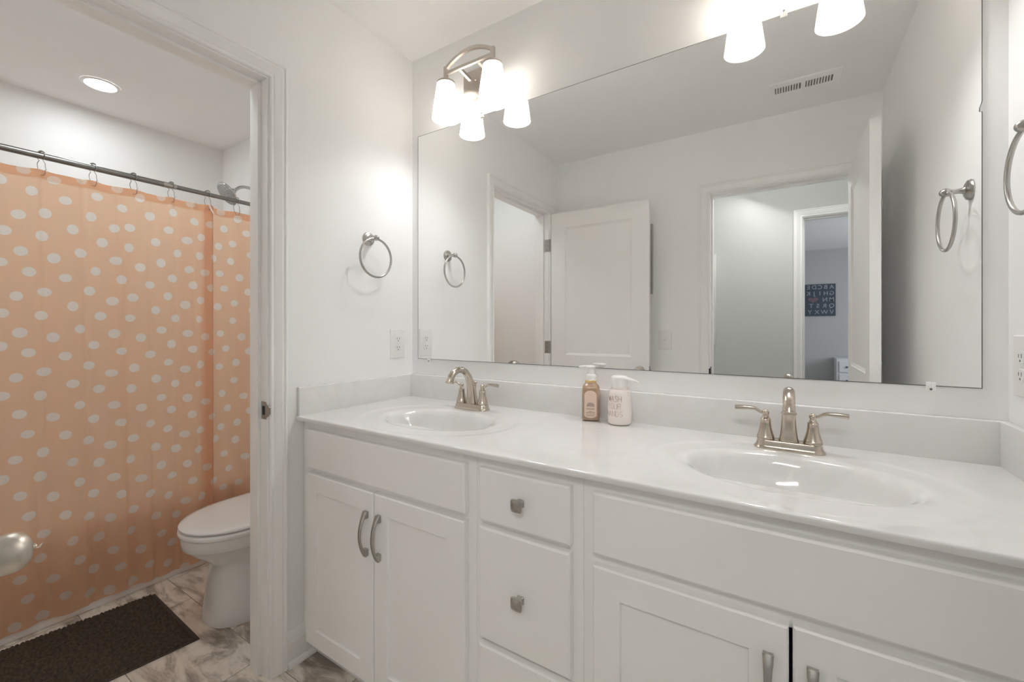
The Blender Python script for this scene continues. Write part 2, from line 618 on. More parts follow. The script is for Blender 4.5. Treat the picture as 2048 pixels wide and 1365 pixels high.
# baseboards
def baseboard(name, p, q, nrm, label):
    """straight run from p to q (xy), nrm = direction off the wall"""
    prof = [(0, 0), (.024, 0), (.024, .008), (.020, .016), (.0135, .020), (.0135, .085), (.011, .090), (.011, .100), (.008, .106), (.006, .118), (.003, .124), (0, .124)]
    p, q, nrm = Vector((*p, 0)), Vector((*q, 0)), Vector((*nrm, 0))
    r0 = [p + nrm * a + Vector((0, 0, z)) for a, z in prof]
    r1 = [q + nrm * a + Vector((0, 0, z)) for a, z in prof]
    b = B().loft([r0, r1])
    return struct(name, b, M_trim, label, 'baseboard', 25)


baseboard('baseboard_left', (0, YR + .0625), (0, -.501), (1, 0), 'white baseboard between the door casing and the vanity toe kick')
baseboard('baseboard_front', (0.03, -D), (EX0 - .062, -D), (0, 1), 'white baseboard along the front wall of the vanity room')
baseboard('baseboard_right', (W, -D + .02), (W, -.59), (-1, 0), 'white baseboard on the right wall beside the vanity')
baseboard('baseboard_toilet', (-.93, 0), (-WT - .03, 0), (0, -1), 'white baseboard behind the toilet')

# ------------------------------------------------------------------ door leaves


def leaf(root, mapf, width, height, t, z0=.012):
    """mapf(u, d, z): u from hinge edge, d across the thickness 0..t"""
    bm = bmesh.new()
    st, panels = .112, [(.21, .80), (.985, 1.905)]

    def face(d_face, d_in):
        zs = [0, panels[0][0], panels[0][1], panels[1][0], panels[1][1], height]
        us = [0, st, width - st, width]
        V = {}
        def v(u, d, z):
            k = (round(u, 5), round(d, 5), round(z, 5))
            if k not in V:
                V[k] = bm.verts.new(mapf(u, d, z0 + z))
            return V[k]
        for i in range(3):
            for j in range(5):
                u0, u1, a, c = us[i], us[i + 1], zs[j], zs[j + 1]
                if i == 1 and j in (1, 3):
                    loops = [[(u0, d_face, a), (u1, d_face, a), (u1, d_face, c), (u0, d_face, c)]]
                    steps = [(.003, .35), (.012, .75), (.016, 1.0)]
                    for off, k in steps:
                        d = d_face + (d_in - d_face) * k
                        loops.append([(u0 + off, d, a + off), (u1 - off, d, a + off), (u1 - off, d, c - off), (u0 + off, d, c - off)])
                    LV = [[v(*p) for p in l] for l in loops]
                    for A, C in zip(LV[:-1], LV[1:]):
                        for k in range(4):
                            bm.faces.new((A[k], A[(k + 1) % 4], C[(k + 1) % 4], C[k]))
                    bm.faces.new(LV[-1])
                else:
                    bm.faces.new((v(u0, d_face, a), v(u1, d_face, a), v(u1, d_face, c), v(u0, d_face, c)))
    face(0, .009)
    face(t, t - .009)
    for (ua, za, ub, zb) in ((0, 0, width, 0), (width, 0, width, height), (width, height, 0, height), (0, height, 0, 0)):
        bm.faces.new([bm.verts.new(mapf(u, d, z0 + z)) for u, d, z in ((ua, 0, za), (ub, 0, zb), (ub, t, zb), (ua, t, za))])
    return link('door_panel', bm, M_door, root, 20)


def knob(root, c, n, off, button=False):
    """round knob; c on the door face, n = outward direction"""
    c, n = Vector(c), Vector(n)
    b = B().lathe([(.031, 0), (.0315, .003), (.029, .0065), (.020, .009), (.013, .012)], c, n, 28)
    rs = link('rose', b, M_knob, root)
    b = B().lathe([(.012, .008), (.0100, .018), (.0105, .025), (.0150, .030), (.0205, .035), (.0236, .042), (.0243, .050), (.0236, .057), (.0208, .0635), (.0155, .0680), (.008, .0702), (.0005, .0705)], c, n, 32)
    k = link('door_knob', b, M_knob, root, label='brushed nickel round door knob')
    if button:
        b = B().lathe([(.0030, .068), (.0028, .0725), (.0022, .074)], c, n, 12)
        side = Vector((0, 0, 1))
        b.tube([c + n * .0715 + side * .004, c + n * .0735 + side * -.002, c + n * .0765 + side * -.003, c + n * .080 + side * .001], 0.0014, 8)
        link('privacy_button', b, M_nickel, k)
    return k


dl = thing('door_1', 'white two panel door open from the toilet room doorway, round nickel knob', 'door', (.02, YL, 0), kind='structure')
leaf(dl, lambda u, d, z: (.020 + u, YL - .001 - d, z), .708, 2.015, .035)
knob(dl, (.670, YL - .0009, .912), (0, 1, 0), 0, True)
knob(dl, (.670, YL - .0361, .912), (0, -1, 0), 0)
b = B().box(.7281, .7292, YL - .030, YL - .007, .885, .942, .0004, 1).box(.729, .737, YL - .024, YL - .013, .903, .921, .002, 1)
link('latch', b, M_hinge, dl)

de = thing('door_2', 'white panelled entry door standing open along the right wall, seen in the mirror', 'door', (1.775, -D + .016, 0), kind='structure')
leaf(de, lambda u, d, z: (1.757 + d, -D + .018 + u, z), .710, 2.020, .036)
knob(de, (1.7571, -D + .018 + .650, .912), (-1, 0, 0), 0)
knob(de, (1.7929, -D + .018 + .650, .912), (1, 0, 0), 0)
b = B().box(1.764, 1.787, -D + .7281, -D + .7292, .885, .942, .0004, 1)
link('latch', b, M_hinge, de)
for zc_ in (1.80, 1.05, 0.25):
    b = B().box(1.7935, 1.7955, -D + .018, -D + .050, zc_ - .045, zc_ + .045, .0006, 1)
    link('hinge', b, M_hinge, de)

# ------------------------------------------------------------------ mirror
mt = thing('wall_mirror', 'large frameless mirror on the wall above the double vanity', 'mirror', (.95, 0, 1.05))
MX0, MX1, MZ0, MZ1 = .0396, 1.8605, 1.0487, 2.077
b = B()
bm = b.bm
y = -.004
notch_z = 1.695
outl = [(MX0, MZ0), (MX1, MZ0), (MX1, notch_z), (MX1 - .0045, notch_z + .0015), (MX1 - .004, notch_z + .010), (MX1 - .001, notch_z + .020), (MX1, notch_z + .026), (MX1, MZ1), (MX0, MZ1)]
bm.faces.new([bm.verts.new((x, y, z)) for x, z in outl])
link('mirror_glass', b, M_mirror, mt, 0)
b = B().poly_extrude([(x, -.0002, z) for x, z in outl], (0, -.0036, 0))
loop_in = [(.5 * (MX0 + MX1) + (x - .5 * (MX0 + MX1)) * (1 - .0016 / .91), .5 * (MZ0 + MZ1) + (z - .5 * (MZ0 + MZ1)) * (1 - .0016 / .514)) for x, z in outl]
b.loft([[(x, -.0041, z) for x, z in outl], [(x, -.0042, z) for x, z in loop_in]], False, False)
link('mirror_edge', b, M_medge, mt, 0)
for i, (x, top) in enumerate(((.409, 1), (1.470, 1), (.112, 0), (1.772, 0))):
    z = MZ1 if top else MZ0
    s = 1 if top else -1
    b = B()
    b.box(x - .0088, x + .0088, -.0085, -.0045, z - s * .010, z + s * .012, .0015, 2)
    b.box(x - .0075, x + .0075, -.0045, -.0001, z + s * .0005, z + s * .012, .0008, 1)
    for k in range(4):
        xx = x - .006 + k * .004
        b.box(xx - .0008, xx + .0008, -.0100, -.008, z - s * .009, z + s * .004, .0005, 1)
    c = link('mirror_clip', b, M_rubber, mt, label='clear plastic mirror clip')
    b = B().lathe([(.0028, 0), (.0024, .0012)], (x, -.0085, z + s * .0075), (0, -1, 0), 10)
    link('screw_head', b, M_grey, c)

# ------------------------------------------------------------------ countertop with two integral basins
ct = thing('countertop', 'white cultured marble vanity top with two oval basins', 'countertop', (.95, -.3, .85))
YF = -.567
TH = .0155


def bowl_region(bm_top, bm_bas, cx, cy, x0, x1, y0, y1):
    A1, B1 = .300, .232     # outer dish
    A0, B0 = .214, .144     # basin rim
    corners = [(x0, y0), (x1, y0), (x1, y1), (x0, y1)]
    ts = [2 * PI * i / 200 for i in range(200)]
    for (x, y_) in corners:
        t = math.atan2((y_ - cy) / B1, (x - cx) / A1) % (2 * PI)
        k = min(range(len(ts)), key=lambda i: abs(ts[i] - t))
        ts[k] = t
    ts.sort()

    def bound(t):
        dx, dy = A1 * math.cos(t), B1 * math.sin(t)
        s = 1e9
        if dx > 1e-9: s = min(s, (x1 - cx) / dx)
        if dx < -1e-9: s = min(s, (x0 - cx) / dx)
        if dy > 1e-9: s = min(s, (y1 - cy) / dy)
        if dy < -1e-9: s = min(s, (y0 - cy) / dy)
        return (cx + dx * s, cy + dy * s, ZC)
    z = ZC
    top = [(1.05, z, 1), (1.025, z - .0001, 1), (1.0, z - .0003, 1), (.98, z - .0008, 1), (.955, z - .0012, 1), (.93, z - .0014, 1)]
    rim = [(1.16, z - .0015), (1.12, z - .0015)]
    rings = [[bm_top.verts.new(bound(t)) for t in ts]]
    for k, zz, _ in top:
        rings.append([bm_top.verts.new((cx + A1 * k * math.cos(t), cy + B1 * k * math.sin(t), zz)) for t in ts])
    for k, zz in rim:
        rings.append([bm_top.verts.new((cx + A0 * k * math.cos(t), cy + B0 * k * math.sin(t), zz)) for t in ts])
    n = len(ts)
    for a, c in zip(rings[:-1], rings[1:]):
        for i in range(n):
            j = (i + 1) % n
            bm_top.faces.new((a[i], a[j], c[j], c[i]))
    bas = [(1.12, z - .0015), (1.085, z - .0018), (1.055, z - .0025), (1.03, z - .0037), (1.005, z - .0056), (.98, z - .0085), (.955, z - .0125), (.93, z - .018), (.905, z - .025), (.875, z - .035), (.84, z - .047), (.79, z - .062), (.72, z - .079), (.63, z - .095), (.52, z - .109), (.40, z - .119), (.27, z - .127), (.16, z - .131), (.105, z - .133)]
    rings = [[bm_bas.verts.new((cx + A0 * k * math.cos(t), cy + .012 * max(0, 1 - k) + B0 * k * math.sin(t), zz)) for t in ts] for k, zz in bas]
    for a, c in zip(rings[:-1], rings[1:]):
        for i in range(n):
            j = (i + 1) % n
            bm_bas.faces.new((a[i], a[j], c[j], c[i]))
    bm_bas.faces.new(rings[-1])


bt = bmesh.new()
yf = YF + .005
BOWLS = [(.452, -.318), (1.483, -.318)]
basins = []
for (cx, cy), (x0, x1) in zip(BOWLS, ((0.002, .97), (.97, W - .002))):
    bb = bmesh.new()
    bowl_region(bt, bb, cx, cy, x0, x1, yf, -.001)
    basins.append((bb, cx, cy))
prof = [(yf, ZC), (YF + .0022, ZC - .0008), (YF + .0006, ZC - .0026), (YF, ZC - .005), (YF, ZC - TH + .004), (YF + .001, ZC - TH + .001), (YF + .004, ZC - TH), (-.40, ZC - TH)]
r0 = [bt.verts.new((.002, a, z)) for a, z in prof]
r1 = [bt.verts.new((W - .002, a, z)) for a, z in prof]
for i in range(len(prof) - 1):
    bt.faces.new((r0[i], r0[i + 1], r1[i + 1], r1[i]))
for xx in (.002, W - .002):
    bt.faces.new([bt.verts.new((xx, a, z)) for a, z in prof] + [bt.verts.new((xx, -.40, ZC))])
bmesh.ops.remove_doubles(bt, verts=bt.verts[:], dist=2e-5)
link('worktop', bt, M_counter, ct, 50)
for bb, cx, cy in basins:
    o = link('basin', bb, M_counter, ct, 60)
    for p in o.data.polygons:
        pass
    b = B().lathe([(.022, 0), (.0225, .002), (.019, .0035), (.014, .002), (.0125, .004), (.006, .0055), (.0005, .006)], (cx, cy + .0105, ZC - .1330), (0, 0, 1), 24)
    link('drain', b, M_nickel, o)
def splash(q):
    """cross-section of a splash: d off the wall, z"""
    return [(.0012, ZC + .0001), (q, ZC + .0001), (q, ZC + .0986), (q - .0008, ZC + .1006), (q - .003, ZC + .1016), (.0012, ZC + .1016)]


b = B().loft([[(x, -d, z) for d, z in splash(.021)] for x in (.002, W - .002)])
tag(link('backsplash', b, M_counter), 'long white marble backsplash under the mirror', 'backsplash')
b = B().loft([[(d, y_, z) for d, z in splash(.0135)] for y_ in (YF + .006, -.0212)])
tag(link('side_splash', b, M_counter), 'short white side splash on the left wall', 'backsplash')
b = B().loft([[(W - d, y_, z) for d, z in splash(.0190)] for y_ in (YF + .006, -.0212)])
tag(link('side_splash', b, M_counter), 'short white side splash on the right wall', 'backsplash')

# ------------------------------------------------------------------ vanity cabinets
FY = -.540           # face frame front
DT = .020            # door thickness


def slab(b, x0, x1, z0, z1, y1=FY - .0006, t=DT):
    """drawer front with a chamfered edge"""
    y0 = y1 - t
    c = .005
    ring = lambda i, y: [(x0 + i, y, z0 + i), (x1 - i, y, z0 + i), (x1 - i, y, z1 - i), (x0 + i, y, z1 - i)]
    b.loft([ring(0, y1), ring(0, y0 + c), ring(.0008, y0 + c * .6), ring(c * .8, y0 + .0004), ring(c, y0)])


def shaker(b, x0, x1, z0, z1, y1=FY - .0006, t=DT, st=.060):
    y0 = y1 - t
    c = .004
    ring = lambda i, y: [(x0 + i, y, z0 + i), (x1 - i, y, z0 + i), (x1 - i, y, z1 - i), (x0 + i, y, z1 - i)]
    b.loft([ring(0, y1), ring(0, y0 + c), ring(.0008, y0 + c * .6), ring(c * .8, y0 + .0004), ring(c, y0), ring(st, y0),
            ring(st + .0012, y0 + .0015), ring(st + .0018, y0 + .0075)])


def pull(parent, x, z0, z1):
    """arched bar pull, vertical"""
    y = FY - .0006 - DT
    n = 15
    pts, fl = [], []
    for i in range(n):
        s = i / (n - 1)
        yy = y - .007 - .021 * math.sin(PI * s) ** 0.85
        pts.append((x, yy, z0 + (z1 - z0) * s))
        w = .0052 + .0038 * abs(2 * s - 1) ** 2
        fl.append((w, .0036, .7))
    b = B().tube(pts, 1, 12, flat=fl, up=(0, -1, 0))
    for z, s in ((z0, 1), (z1, -1)):
        r0 = [(x - .008, y + .0002, z), (x + .008, y + .0002, z), (x + .008, y + .0002, z + s * .021), (x - .008, y + .0002, z + s * .021)]
        r1 = [(x - .0085, y - .009, z + s * .001), (x + .0085, y - .009, z + s * .001), (x + .0065, y - .016, z + s * .020), (x - .0065, y - .016, z + s * .020)]
        b.loft([r0, r1])
    return link('handle', b, M_pew, parent, label='arched pewter pull')


def sqknob(parent, x, z):
    y = FY - .0006 - DT

    def rr(h, yy, n=6, r=.35):
        ring = []
        for k in range(24):
            a = 2 * PI * (k + .5) / 24
            c, s = math.cos(a), math.sin(a)
            e = r
            ring.append((x + h * math.copysign(abs(c) ** e, c), yy, z + h * math.copysign(abs(s) ** e, s)))
        return ring
    b = B().loft([rr(.0095, y + .0002), rr(.0095, y - .002), rr(.0075, y - .004), rr(.006, y - .009), rr(.006, y - .013), rr(.010, y - .016),
                  rr(.0150, y - .019), rr(.0155, y - .0215), rr(.0145, y - .0235), rr(.0128, y - .0237), rr(.0122, y - .0230), rr(.009, y - .0242), rr(.004, y - .0250)])
    return link('knob', b, M_pew, parent, label='square pewter knob')


def carcass(root, x0, x1, rails, filler_left=0.0, filler_right=0.0, stile=.045):
    t = .016
    b = B()
    b.box(x0, x0 + t, FY + .02, -.004, .085, ZC - TH - .0006)
    b.box(x1 - t, x1, FY + .02, -.004, .085, ZC - TH - .0006)
    b.box(x0 + t, x1 - t, FY + .02, -.004, .085, .085 + t)
    b.box(x0 + t, x1 - t, -.010, -.004, .085 + t, ZC - TH - .0006)
    link('carcass', b, M_cab, root)
    b = B()
    b.box(x0, x0 + stile, FY, FY + .0195, .083, ZC - TH - .0008, .0012, 1)
    b.box(x1 - stile, x1, FY, FY + .0195, .083, ZC - TH - .0008, .0012, 1)
    for z0, z1 in rails:
        b.box(x0 + stile, x1 - stile, FY + .0003, FY + .0192, z0, z1)
    link('face_frame', b, M_cab, root)
    b = B().box(x0, x1, -.4995, -.485, 0.0005, .0845)
    link('toe_kick', b, M_cab, root)


def sink_cabinet(label, x0, x1, dl_, dr_, ff, pulls, gap_shift=0.0):
    r = thing('sink_cabinet', label, 'cabinet', ((x0 + x1) / 2, -.27, 0))
    carcass(r, x0, x1, [(.083, .105), (.665, .715), (.815, ZC - TH - .0008)])
    b = B()
    slab(b, ff[0], ff[1], .700, .834)
    link('false_front', b, M_cab, r, 20)
    for (a, c, zt), px in zip((dl_, dr_), pulls):
        b = B()
        shaker(b, a, c, .083, zt)
        d = link('door', b, M_cab, r, 20)
        pull(d, px, .485, .622)
    return r


sink_cabinet('white sink cabinet nearest the doorway, two shaker doors with arched pulls', .016, .7936,
             (.052, .4065, .682), (.4105, .766, .682), (.052, .766), (.379, .4365))
sink_cabinet('white sink cabinet at the right wall with a dark gap between its doors', 1.0935, 1.885,
             (1.122, 1.4795, .676), (1.4850, 1.857, .680), (1.122, 1.857), (1.449, 1.513))
r = thing('drawer_cabinet', 'white three drawer cabinet with square knobs between the two sink cabinets', 'cabinet', (.95, -.27, 0))
carcass(r, .7940, 1.0931, [(.083, .105), (.372, .415), (.672, .715), (.815, ZC - TH - .0008)], stile=.038)
for z0, z1, kz in ((.700, .834, .770), (.400, .684, .538), (.086, .385, .240)):
    b = B()
    slab(b, .813, 1.068, z0, z1)
    d = link('drawer', b, M_cab, r, 20)
    sqknob(d, .940, kz)
b = B().box(.002, .0155, FY + .004, FY + .018, 0.0005, ZC - TH - .0008)
tag(link('filler_strip', b, M_cab), 'narrow white filler strip between the left wall and the sink cabinet', 'filler strip')
b = B().box(1.8855, W - .001, FY + .004, FY + .018, 0.0005, ZC - TH - .0008)
tag(link('filler_strip', b, M_cab), 'narrow white filler strip between the right wall and the sink cabinet', 'filler strip')

# ------------------------------------------------------------------ faucets


def faucet(cx, cy, label):
    z = ZC - .0013
    r = thing('faucet', label, 'faucet', (cx, cy, z), 'two handle faucets on the vanity')

    def stad(hl, hw, zz, n=24):
        ring = []
        for k in range(2 * n):
            a = 2 * PI * (k + .5) / (2 * n)
            c, s = math.cos(a), math.sin(a)
            ex = (hl - hw) * (1 if c > 0 else -1)
            ring.append((cx + ex + hw * math.copysign(abs(c) ** .8, c), cy + hw * math.copysign(abs(s) ** .8, s), zz))
        return ring
    b = B().loft([stad(.0785, .0285, z), stad(.0785, .0285, z + .003), stad(.0755, .0262, z + .0055), stad(.0735, .0248, z + .010), stad(.0715, .0235, z + .019), stad(.0700, .0225, z + .0215), stad(.068, .0205, z + .0225)])
    link('base_plate', b, M_nickel, r)
    zb = z + .022
    for s in (-1, 1):
        hx = cx + s * .0515
        prof = [(.0205, 0), (.0210, .003), (.0200, .0055), (.0205, .0075), (.0195, .010), (.0165, .020), (.0140, .030), (.0125, .040), (.0120, .050), (.0125, .0515), (.0120, .053), (.0085, .057), (.0070, .061), (.0070, .064)]
        b = B().lathe(prof, (hx, cy, zb), (0, 0, 1), 20)
        h = link('handle_body', b, M_nickel, r)
        b = B().sphere((hx, cy, zb + .0685), .0088, 18, 12)
        pts = [(hx + s * .004, cy, zb + .0665), (hx + s * .014, cy, zb + .071), (hx + s * .022, cy, zb + .0765), (hx + s * .030, cy, zb + .0785), (hx + s * .045, cy, zb + .0785), (hx + s * .060, cy, zb + .0775), (hx + s * .0715, cy, zb + .0765), (hx + s * .0720, cy, zb + .0765)]
        fl = [(.0048, .0040, 1), (.0045, .0040, 1), (.0052, .0041, .8), (.0064, .0046, .7), (.0074, .0054, .6), (.0076, .0060, .6), (.0072, .0060, .6), (.0056, .0046, .6)]
        b.tube(pts, 1, 12, flat=fl, up=(0, 0, 1))
        link('lever', b, M_nickel, h)
    # spout: a tapering column that bends over towards the basin
    ctrl = [(0.002, 0), (0.002, .004), (0.001, .012), (0, .030), (-.003, .055), (-.010, .082), (-.024, .108), (-.042, .126), (-.064, .136), (-.088, .1365), (-.108, .129), (-.122, .116), (-.129, .103), (-.131, .0975)]
    pts = [(cx, cy + a, zb + c) for a, c in ctrl]
    wd = [.0225, .0225, .0200, .0180, .0160, .0145, .0128, .0124, .0124, .0126, .0128, .0130, .0130, .0130]
    dp = [.0190, .0190, .0170, .0155, .0140, .0130, .0122, .0118, .0118, .0120, .0124, .0128, .0130, .0130]
    ex = [.55, .55, .55, .58, .62, .68, .75, .85, .95, 1, 1, 1, 1, 1]
    b = B().tube(pts, 1, 24, flat=list(zip(wd, dp, ex)), up=(0, 1, 0))
    sp = link('spout', b, M_nickel, r, 40)
    e = Vector(pts[-1])
    dirn = Vector((0, -.0015, -.0055)).normalized()
    b = B().lathe([(.0130, -.001), (.0152, .001), (.0158, .004), (.0148, .0065), (.0118, .007), (.0110, .004)], e, dirn, 24)
    link('aerator', b, M_nickel, sp)
    b = B().lathe([(.0032, 0), (.0030, .070), (.0042, .072), (.0040, .074)], (cx, cy + .021, zb), (0, 0.02, 1), 10).sphere((cx, cy + .0224, zb + .079), .0062, 14, 10)
    link('lift_rod', b, M_nickel, r)
    return r


faucet(.443, -.115, 'brushed nickel faucet at the left basin, seen from its side')
faucet(1.481, -.112, 'brushed nickel faucet at the right basin, facing the camera')

# ------------------------------------------------------------------ soap bottles
bx, by = .912, -.056
rt = thing('soap_bottle', 'amber pump soap bottle with a tall pale label and white pump', 'soap bottle', (bx, by, ZC))
ang = math.radians(20)
ca, sa = math.cos(ang), math.sin(ang)


def rot2(x, y_):
    return (bx + x * ca - y_ * sa, by + x * sa + y_ * ca)


def sq(h, z, e=.42, n=36):
    ring = []
    for k in range(n):
        a = 2 * PI * (k + .5) / n
        c, s = math.cos(a), math.sin(a)
        x, y_ = rot2(h * math.copysign(abs(c) ** e, c), h * math.copysign(abs(s) ** e, s))
        ring.append((x, y_, ZC + z))
    return ring


b = B().loft([sq(.022, .0005), sq(.0285, .004), sq(.0295, .008), sq(.0295, .108), sq(.0280, .116, .5), sq(.0235, .122, .65), sq(.0190, .126, .9), sq(.0180, .131, 1)])
link('bottle_body', b, M_soap, rt, 40)
b = B().lathe([(.0192, .1300), (.0196, .1315), (.0196, .1345), (.0190, .136)], (bx, by, ZC), n=28)
link('gold_band', b, M_gold, rt, label='thin gold band')
b = B().lathe([(.0188, .1362), (.0190, .146), (.0188, .150), (.0165, .155), (.0120, .158), (.0105, .162), (.0100, .176)], (bx, by, ZC), n=28)
link('pump_collar', b, M_whitepl, rt)
b = B().lathe([(.0115, .175), (.0145, .178), (.0165, .181), (.0160, .1835), (.0090, .1860), (.003, .1870)], (bx, by, ZC), n=24)
d2 = Vector((-.94, -.34, 0))
P0 = Vector((bx, by, ZC + .1822))
b.tube([P0, P0 + d2 * .016, P0 + d2 * .032 + Vector((0, 0, -.0005)), P0 + d2 * .0395 + Vector((0, 0, -.0015))], 1, 10, flat=[(.009, .0042, .8), (.0075, .0040, .8), (.0058, .0036, .8), (.0048, .0030, .8)])
link('pump_head', b, M_whitepl, rt)
# label on the face turned to the camera
fy = -.0297


def lab(x, z, off=0.0):
    X, Y = rot2(x, fy - off)
    return (X, Y, ZC + z)


def labelface(hw, z0, z1, off, thick):
    pts = []
    for k in range(13):
        a = PI * k / 12
        pts.append((hw * math.cos(a), z1 - hw * .8 + hw * .8 * math.sin(a)))
    for k in range(13):
        a = PI + PI * k / 12
        pts.append((hw * math.cos(a), z0 + hw * .45 + hw * .45 * math.sin(a)))
    nrm = Vector((*rot2(0, fy - 1), 0)) - Vector((*rot2(0, fy), 0))
    return [lab(x, z, off) for x, z in pts], nrm * thick


pts, nv = labelface(.0205, .012, .104, 0, .0006)
lb = link('front_label', B().poly_extrude(pts, nv), M_label, rt, 0, label='pale peach label with small print')
b = B()
rows = [(.062, .008, .0011), (.0575, .0115, .0016), (.0525, .0125, .0016), (.044, .014, .0007), (.041, .013, .0007), (.034, .006, .0007), (.031, .015, .0006), (.0285, .0135, .0006), (.023, .0145, .0006), (.0195, .013, .0006)]
random.seed(3)
for z, hw, hh in rows:
    x = -hw
    while x < hw:
        w = random.uniform(.0010, .0024)
        p = [lab(x, z - hh, .0007), lab(min(hw, x + w), z - hh, .0007), lab(min(hw, x + w), z + hh, .0007), lab(x, z + hh, .0007)]
        b.poly_extrude(p, nv * .2)
        x += w + .0006
link('small_print', b, M_ink, lb, 0)

bx2, by2 = 1.016, -.066
rt2 = thing('soap_bottle', 'round white pump soap bottle with copper hand washing lettering', 'soap bottle', (bx2, by2, ZC))
Rb = .0375
b = B().lathe([(.030, .0004), (.0365, .004), (.0385, .009), (.0388, .035), (.0380, .070), (.0362, .098), (.0350, .108), (.0325, .1125), (.0272, .114), (.0268, .116), (.0268, .121)], (bx2, by2, ZC), n=48)
link('bottle_body', b, M_ceramic, rt2, 40)
b = B().lathe([(.0262, .1205), (.0265, .122), (.0268, .131), (.0270, .150), (.0262, .1545), (.0225, .1575), (.012, .159), (.001, .1593)], (bx2, by2, ZC), n=40)
d3 = Vector((.98, -.20, 0))
P0 = Vector((bx2, by2, ZC + .1515))
b.tube([P0 + d3 * .010, P0 + d3 * .024, P0 + d3 * .040 + Vector((0, 0, -.0025)), P0 + d3 * .060 + Vector((0, 0, -.007)), P0 + d3 * .0655 + Vector((0, 0, -.009))], 1, 12, flat=[(.014, .006, 1), (.012, .0055, 1), (.008, .0042, 1), (.0042, .0026, 1), (.003, .002, 1)])
link('pump_head', b, M_whitepl, rt2, 50)

STROKE = {
    'W': [[(0, 1), (.25, 0), (.5, .8), (.75, 0), (1, 1)]], 'A': [[(0, 0), (.5, 1), (1, 0)], [(.2, .35), (.8, .35)]],
    'S': [[(.9, .85), (.65, 1), (.3, 1), (.1, .8), (.2, .58), (.8, .42), (.92, .2), (.7, 0), (.3, 0), (.08, .15)]],
    'H': [[(0, 0), (0, 1)], [(1, 0), (1, 1)], [(0, .5), (1, .5)]], 'Y': [[(0, 1), (.5, .5), (1, 1)], [(.5, .5), (.5, 0)]],
    'O': [[(.5 + .5 * math.cos(a * PI / 8), .5 + .5 * math.sin(a * PI / 8)) for a in range(17)]],
    'U': [[(0, 1), (0, .3), (.15, .06), (.5, 0), (.85, .06), (1, .3), (1, 1)]],
    'R': [[(0, 0), (0, 1), (.6, 1), (.9, .85), (.9, .65), (.6, .5), (0, .5)], [(.5, .5), (1, 0)]],
    'N': [[(0, 0), (0, 1), (1, 0), (1, 1)]],
    'D': [[(0, 0), (0, 1), (.5, 1), (.9, .8), (1, .5), (.9, .2), (.5, 0), (0, 0)]],
}
b = B()
a_cam = math.atan2(CY - by2, CX - bx2)
for word, z0, end_ang in (('WASH', .078, .02), ('YOUR', .054, -.04), ('HANDS', .030, .10)):
    lw, lh, gap = .0092, .0175, .0030
    # letters run round the bottle; the last letters face the camera
    total = len(word) * (lw + gap)
    for i, ch in enumerate(word):
        off = -total + i * (lw + gap)
        for st in STROKE[ch]:
            pts = []
            dense = []
            for p, q in zip(st[:-1], st[1:]):
                for k in range(4):
                    dense.append((p[0] + (q[0] - p[0]) * k / 4, p[1] + (q[1] - p[1]) * k / 4))
            dense.append(st[-1])
            for u, v in dense:
                zz = z0 + v * lh
                rad = .0388 - max(0, zz - .035) * .030 + .0001
                a = a_cam + .22 + end_ang + (off + u * lw) / rad
                pts.append((bx2 + rad * math.cos(a), by2 + rad * math.sin(a), ZC + zz))
            b.tube(pts, .00042, 5)
link('lettering', b, M_foil, rt2, 60, label='thin copper hand washing words')

# ------------------------------------------------------------------ vanity lights


def vanity_light(cx, label):
    r = thing('vanity_light', label, 'wall light', (cx, 0, 2.2), 'two shade vanity lights above the mirror')
    half, yy = .1185, -.092
    b = B().box(cx - .083, cx + .083, -.022, -.0004, 2.148, 2.268, .003, 2)
    bp = link('back_plate', b, M_lampmetal, r)
    for dx in (-.018, .018):
        b = B().sphere((cx + dx, -.024, 2.222), .0042, 12, 8)
        link('plate_screw', b, M_lampmetal, bp)
    for s in (-1, 1):
        x = cx + s * .047
        b = B().loft([[(x - .006, -.020, 2.226), (x + .006, -.020, 2.226), (x + .006, -.020, 2.238), (x - .006, -.020, 2.238)],
                [(x - .006, yy + .004, 2.238), (x + .006, yy + .004, 2.238), (x + .006, yy + .004, 2.250), (x - .006, yy + .004, 2.250)]])
        link('support_arm', b, M_lampmetal, r)
    b = B().box(cx - half, cx + half, yy - .006, yy + .006, 2.239, 2.251, .001, 1)
    link('cross_bar', b, M_lampmetal, r)
    pts = []
    for i in range(17):
        s = -1 + 2 * i / 16
        pts.append((cx + s * half, yy, 2.264 + .040 * (1 - s * s)))
    b = B().tube(pts, 1, 4, flat=[(.0085, .0085, 1)] * 17, up=(0, 0, 1))
    link('arch_bar', b, M_lampmetal, r, 40)
    for s in (-1, 1):
        x = cx + s * half
        b = B().box(x - .0075, x + .0075, yy - .0075, yy + .0075, 2.214, 2.272, .001, 1)
        p = link('post', b, M_lampmetal, r)
        b = B().lathe([(.012, 2.222), (.015, 2.219), (.024, 2.212), (.036, 2.2085), (.0385, 2.206), (.0385, 2.199)], (x, yy, 0), n=32)
        link('shade_cap', b, M_lampmetal, p)
        prof = [(.0365, 2.200), (.0375, 2.195), (.0395, 2.182), (.0455, 2.140), (.0515, 2.098), (.0565, 2.062), (.0572, 2.056)]
        b = B().lathe(prof, (x, yy, 0), n=40, cap0=True, cap1=False)
        sh = link('lamp_shade', b, M_shade, r, 60, label='frosted white glass shade')
        b = B().lathe([(.013, 2.195), (.013, 2.160), (.016, 2.148), (.025, 2.128), (.0285, 2.112), (.0285, 2.102), (.025, 2.090), (.017, 2.081), (.008, 2.0775), (.001, 2.077)], (x, yy, 0), n=18)
        link('bulb', b, M_bulb, r, 60)
    return r


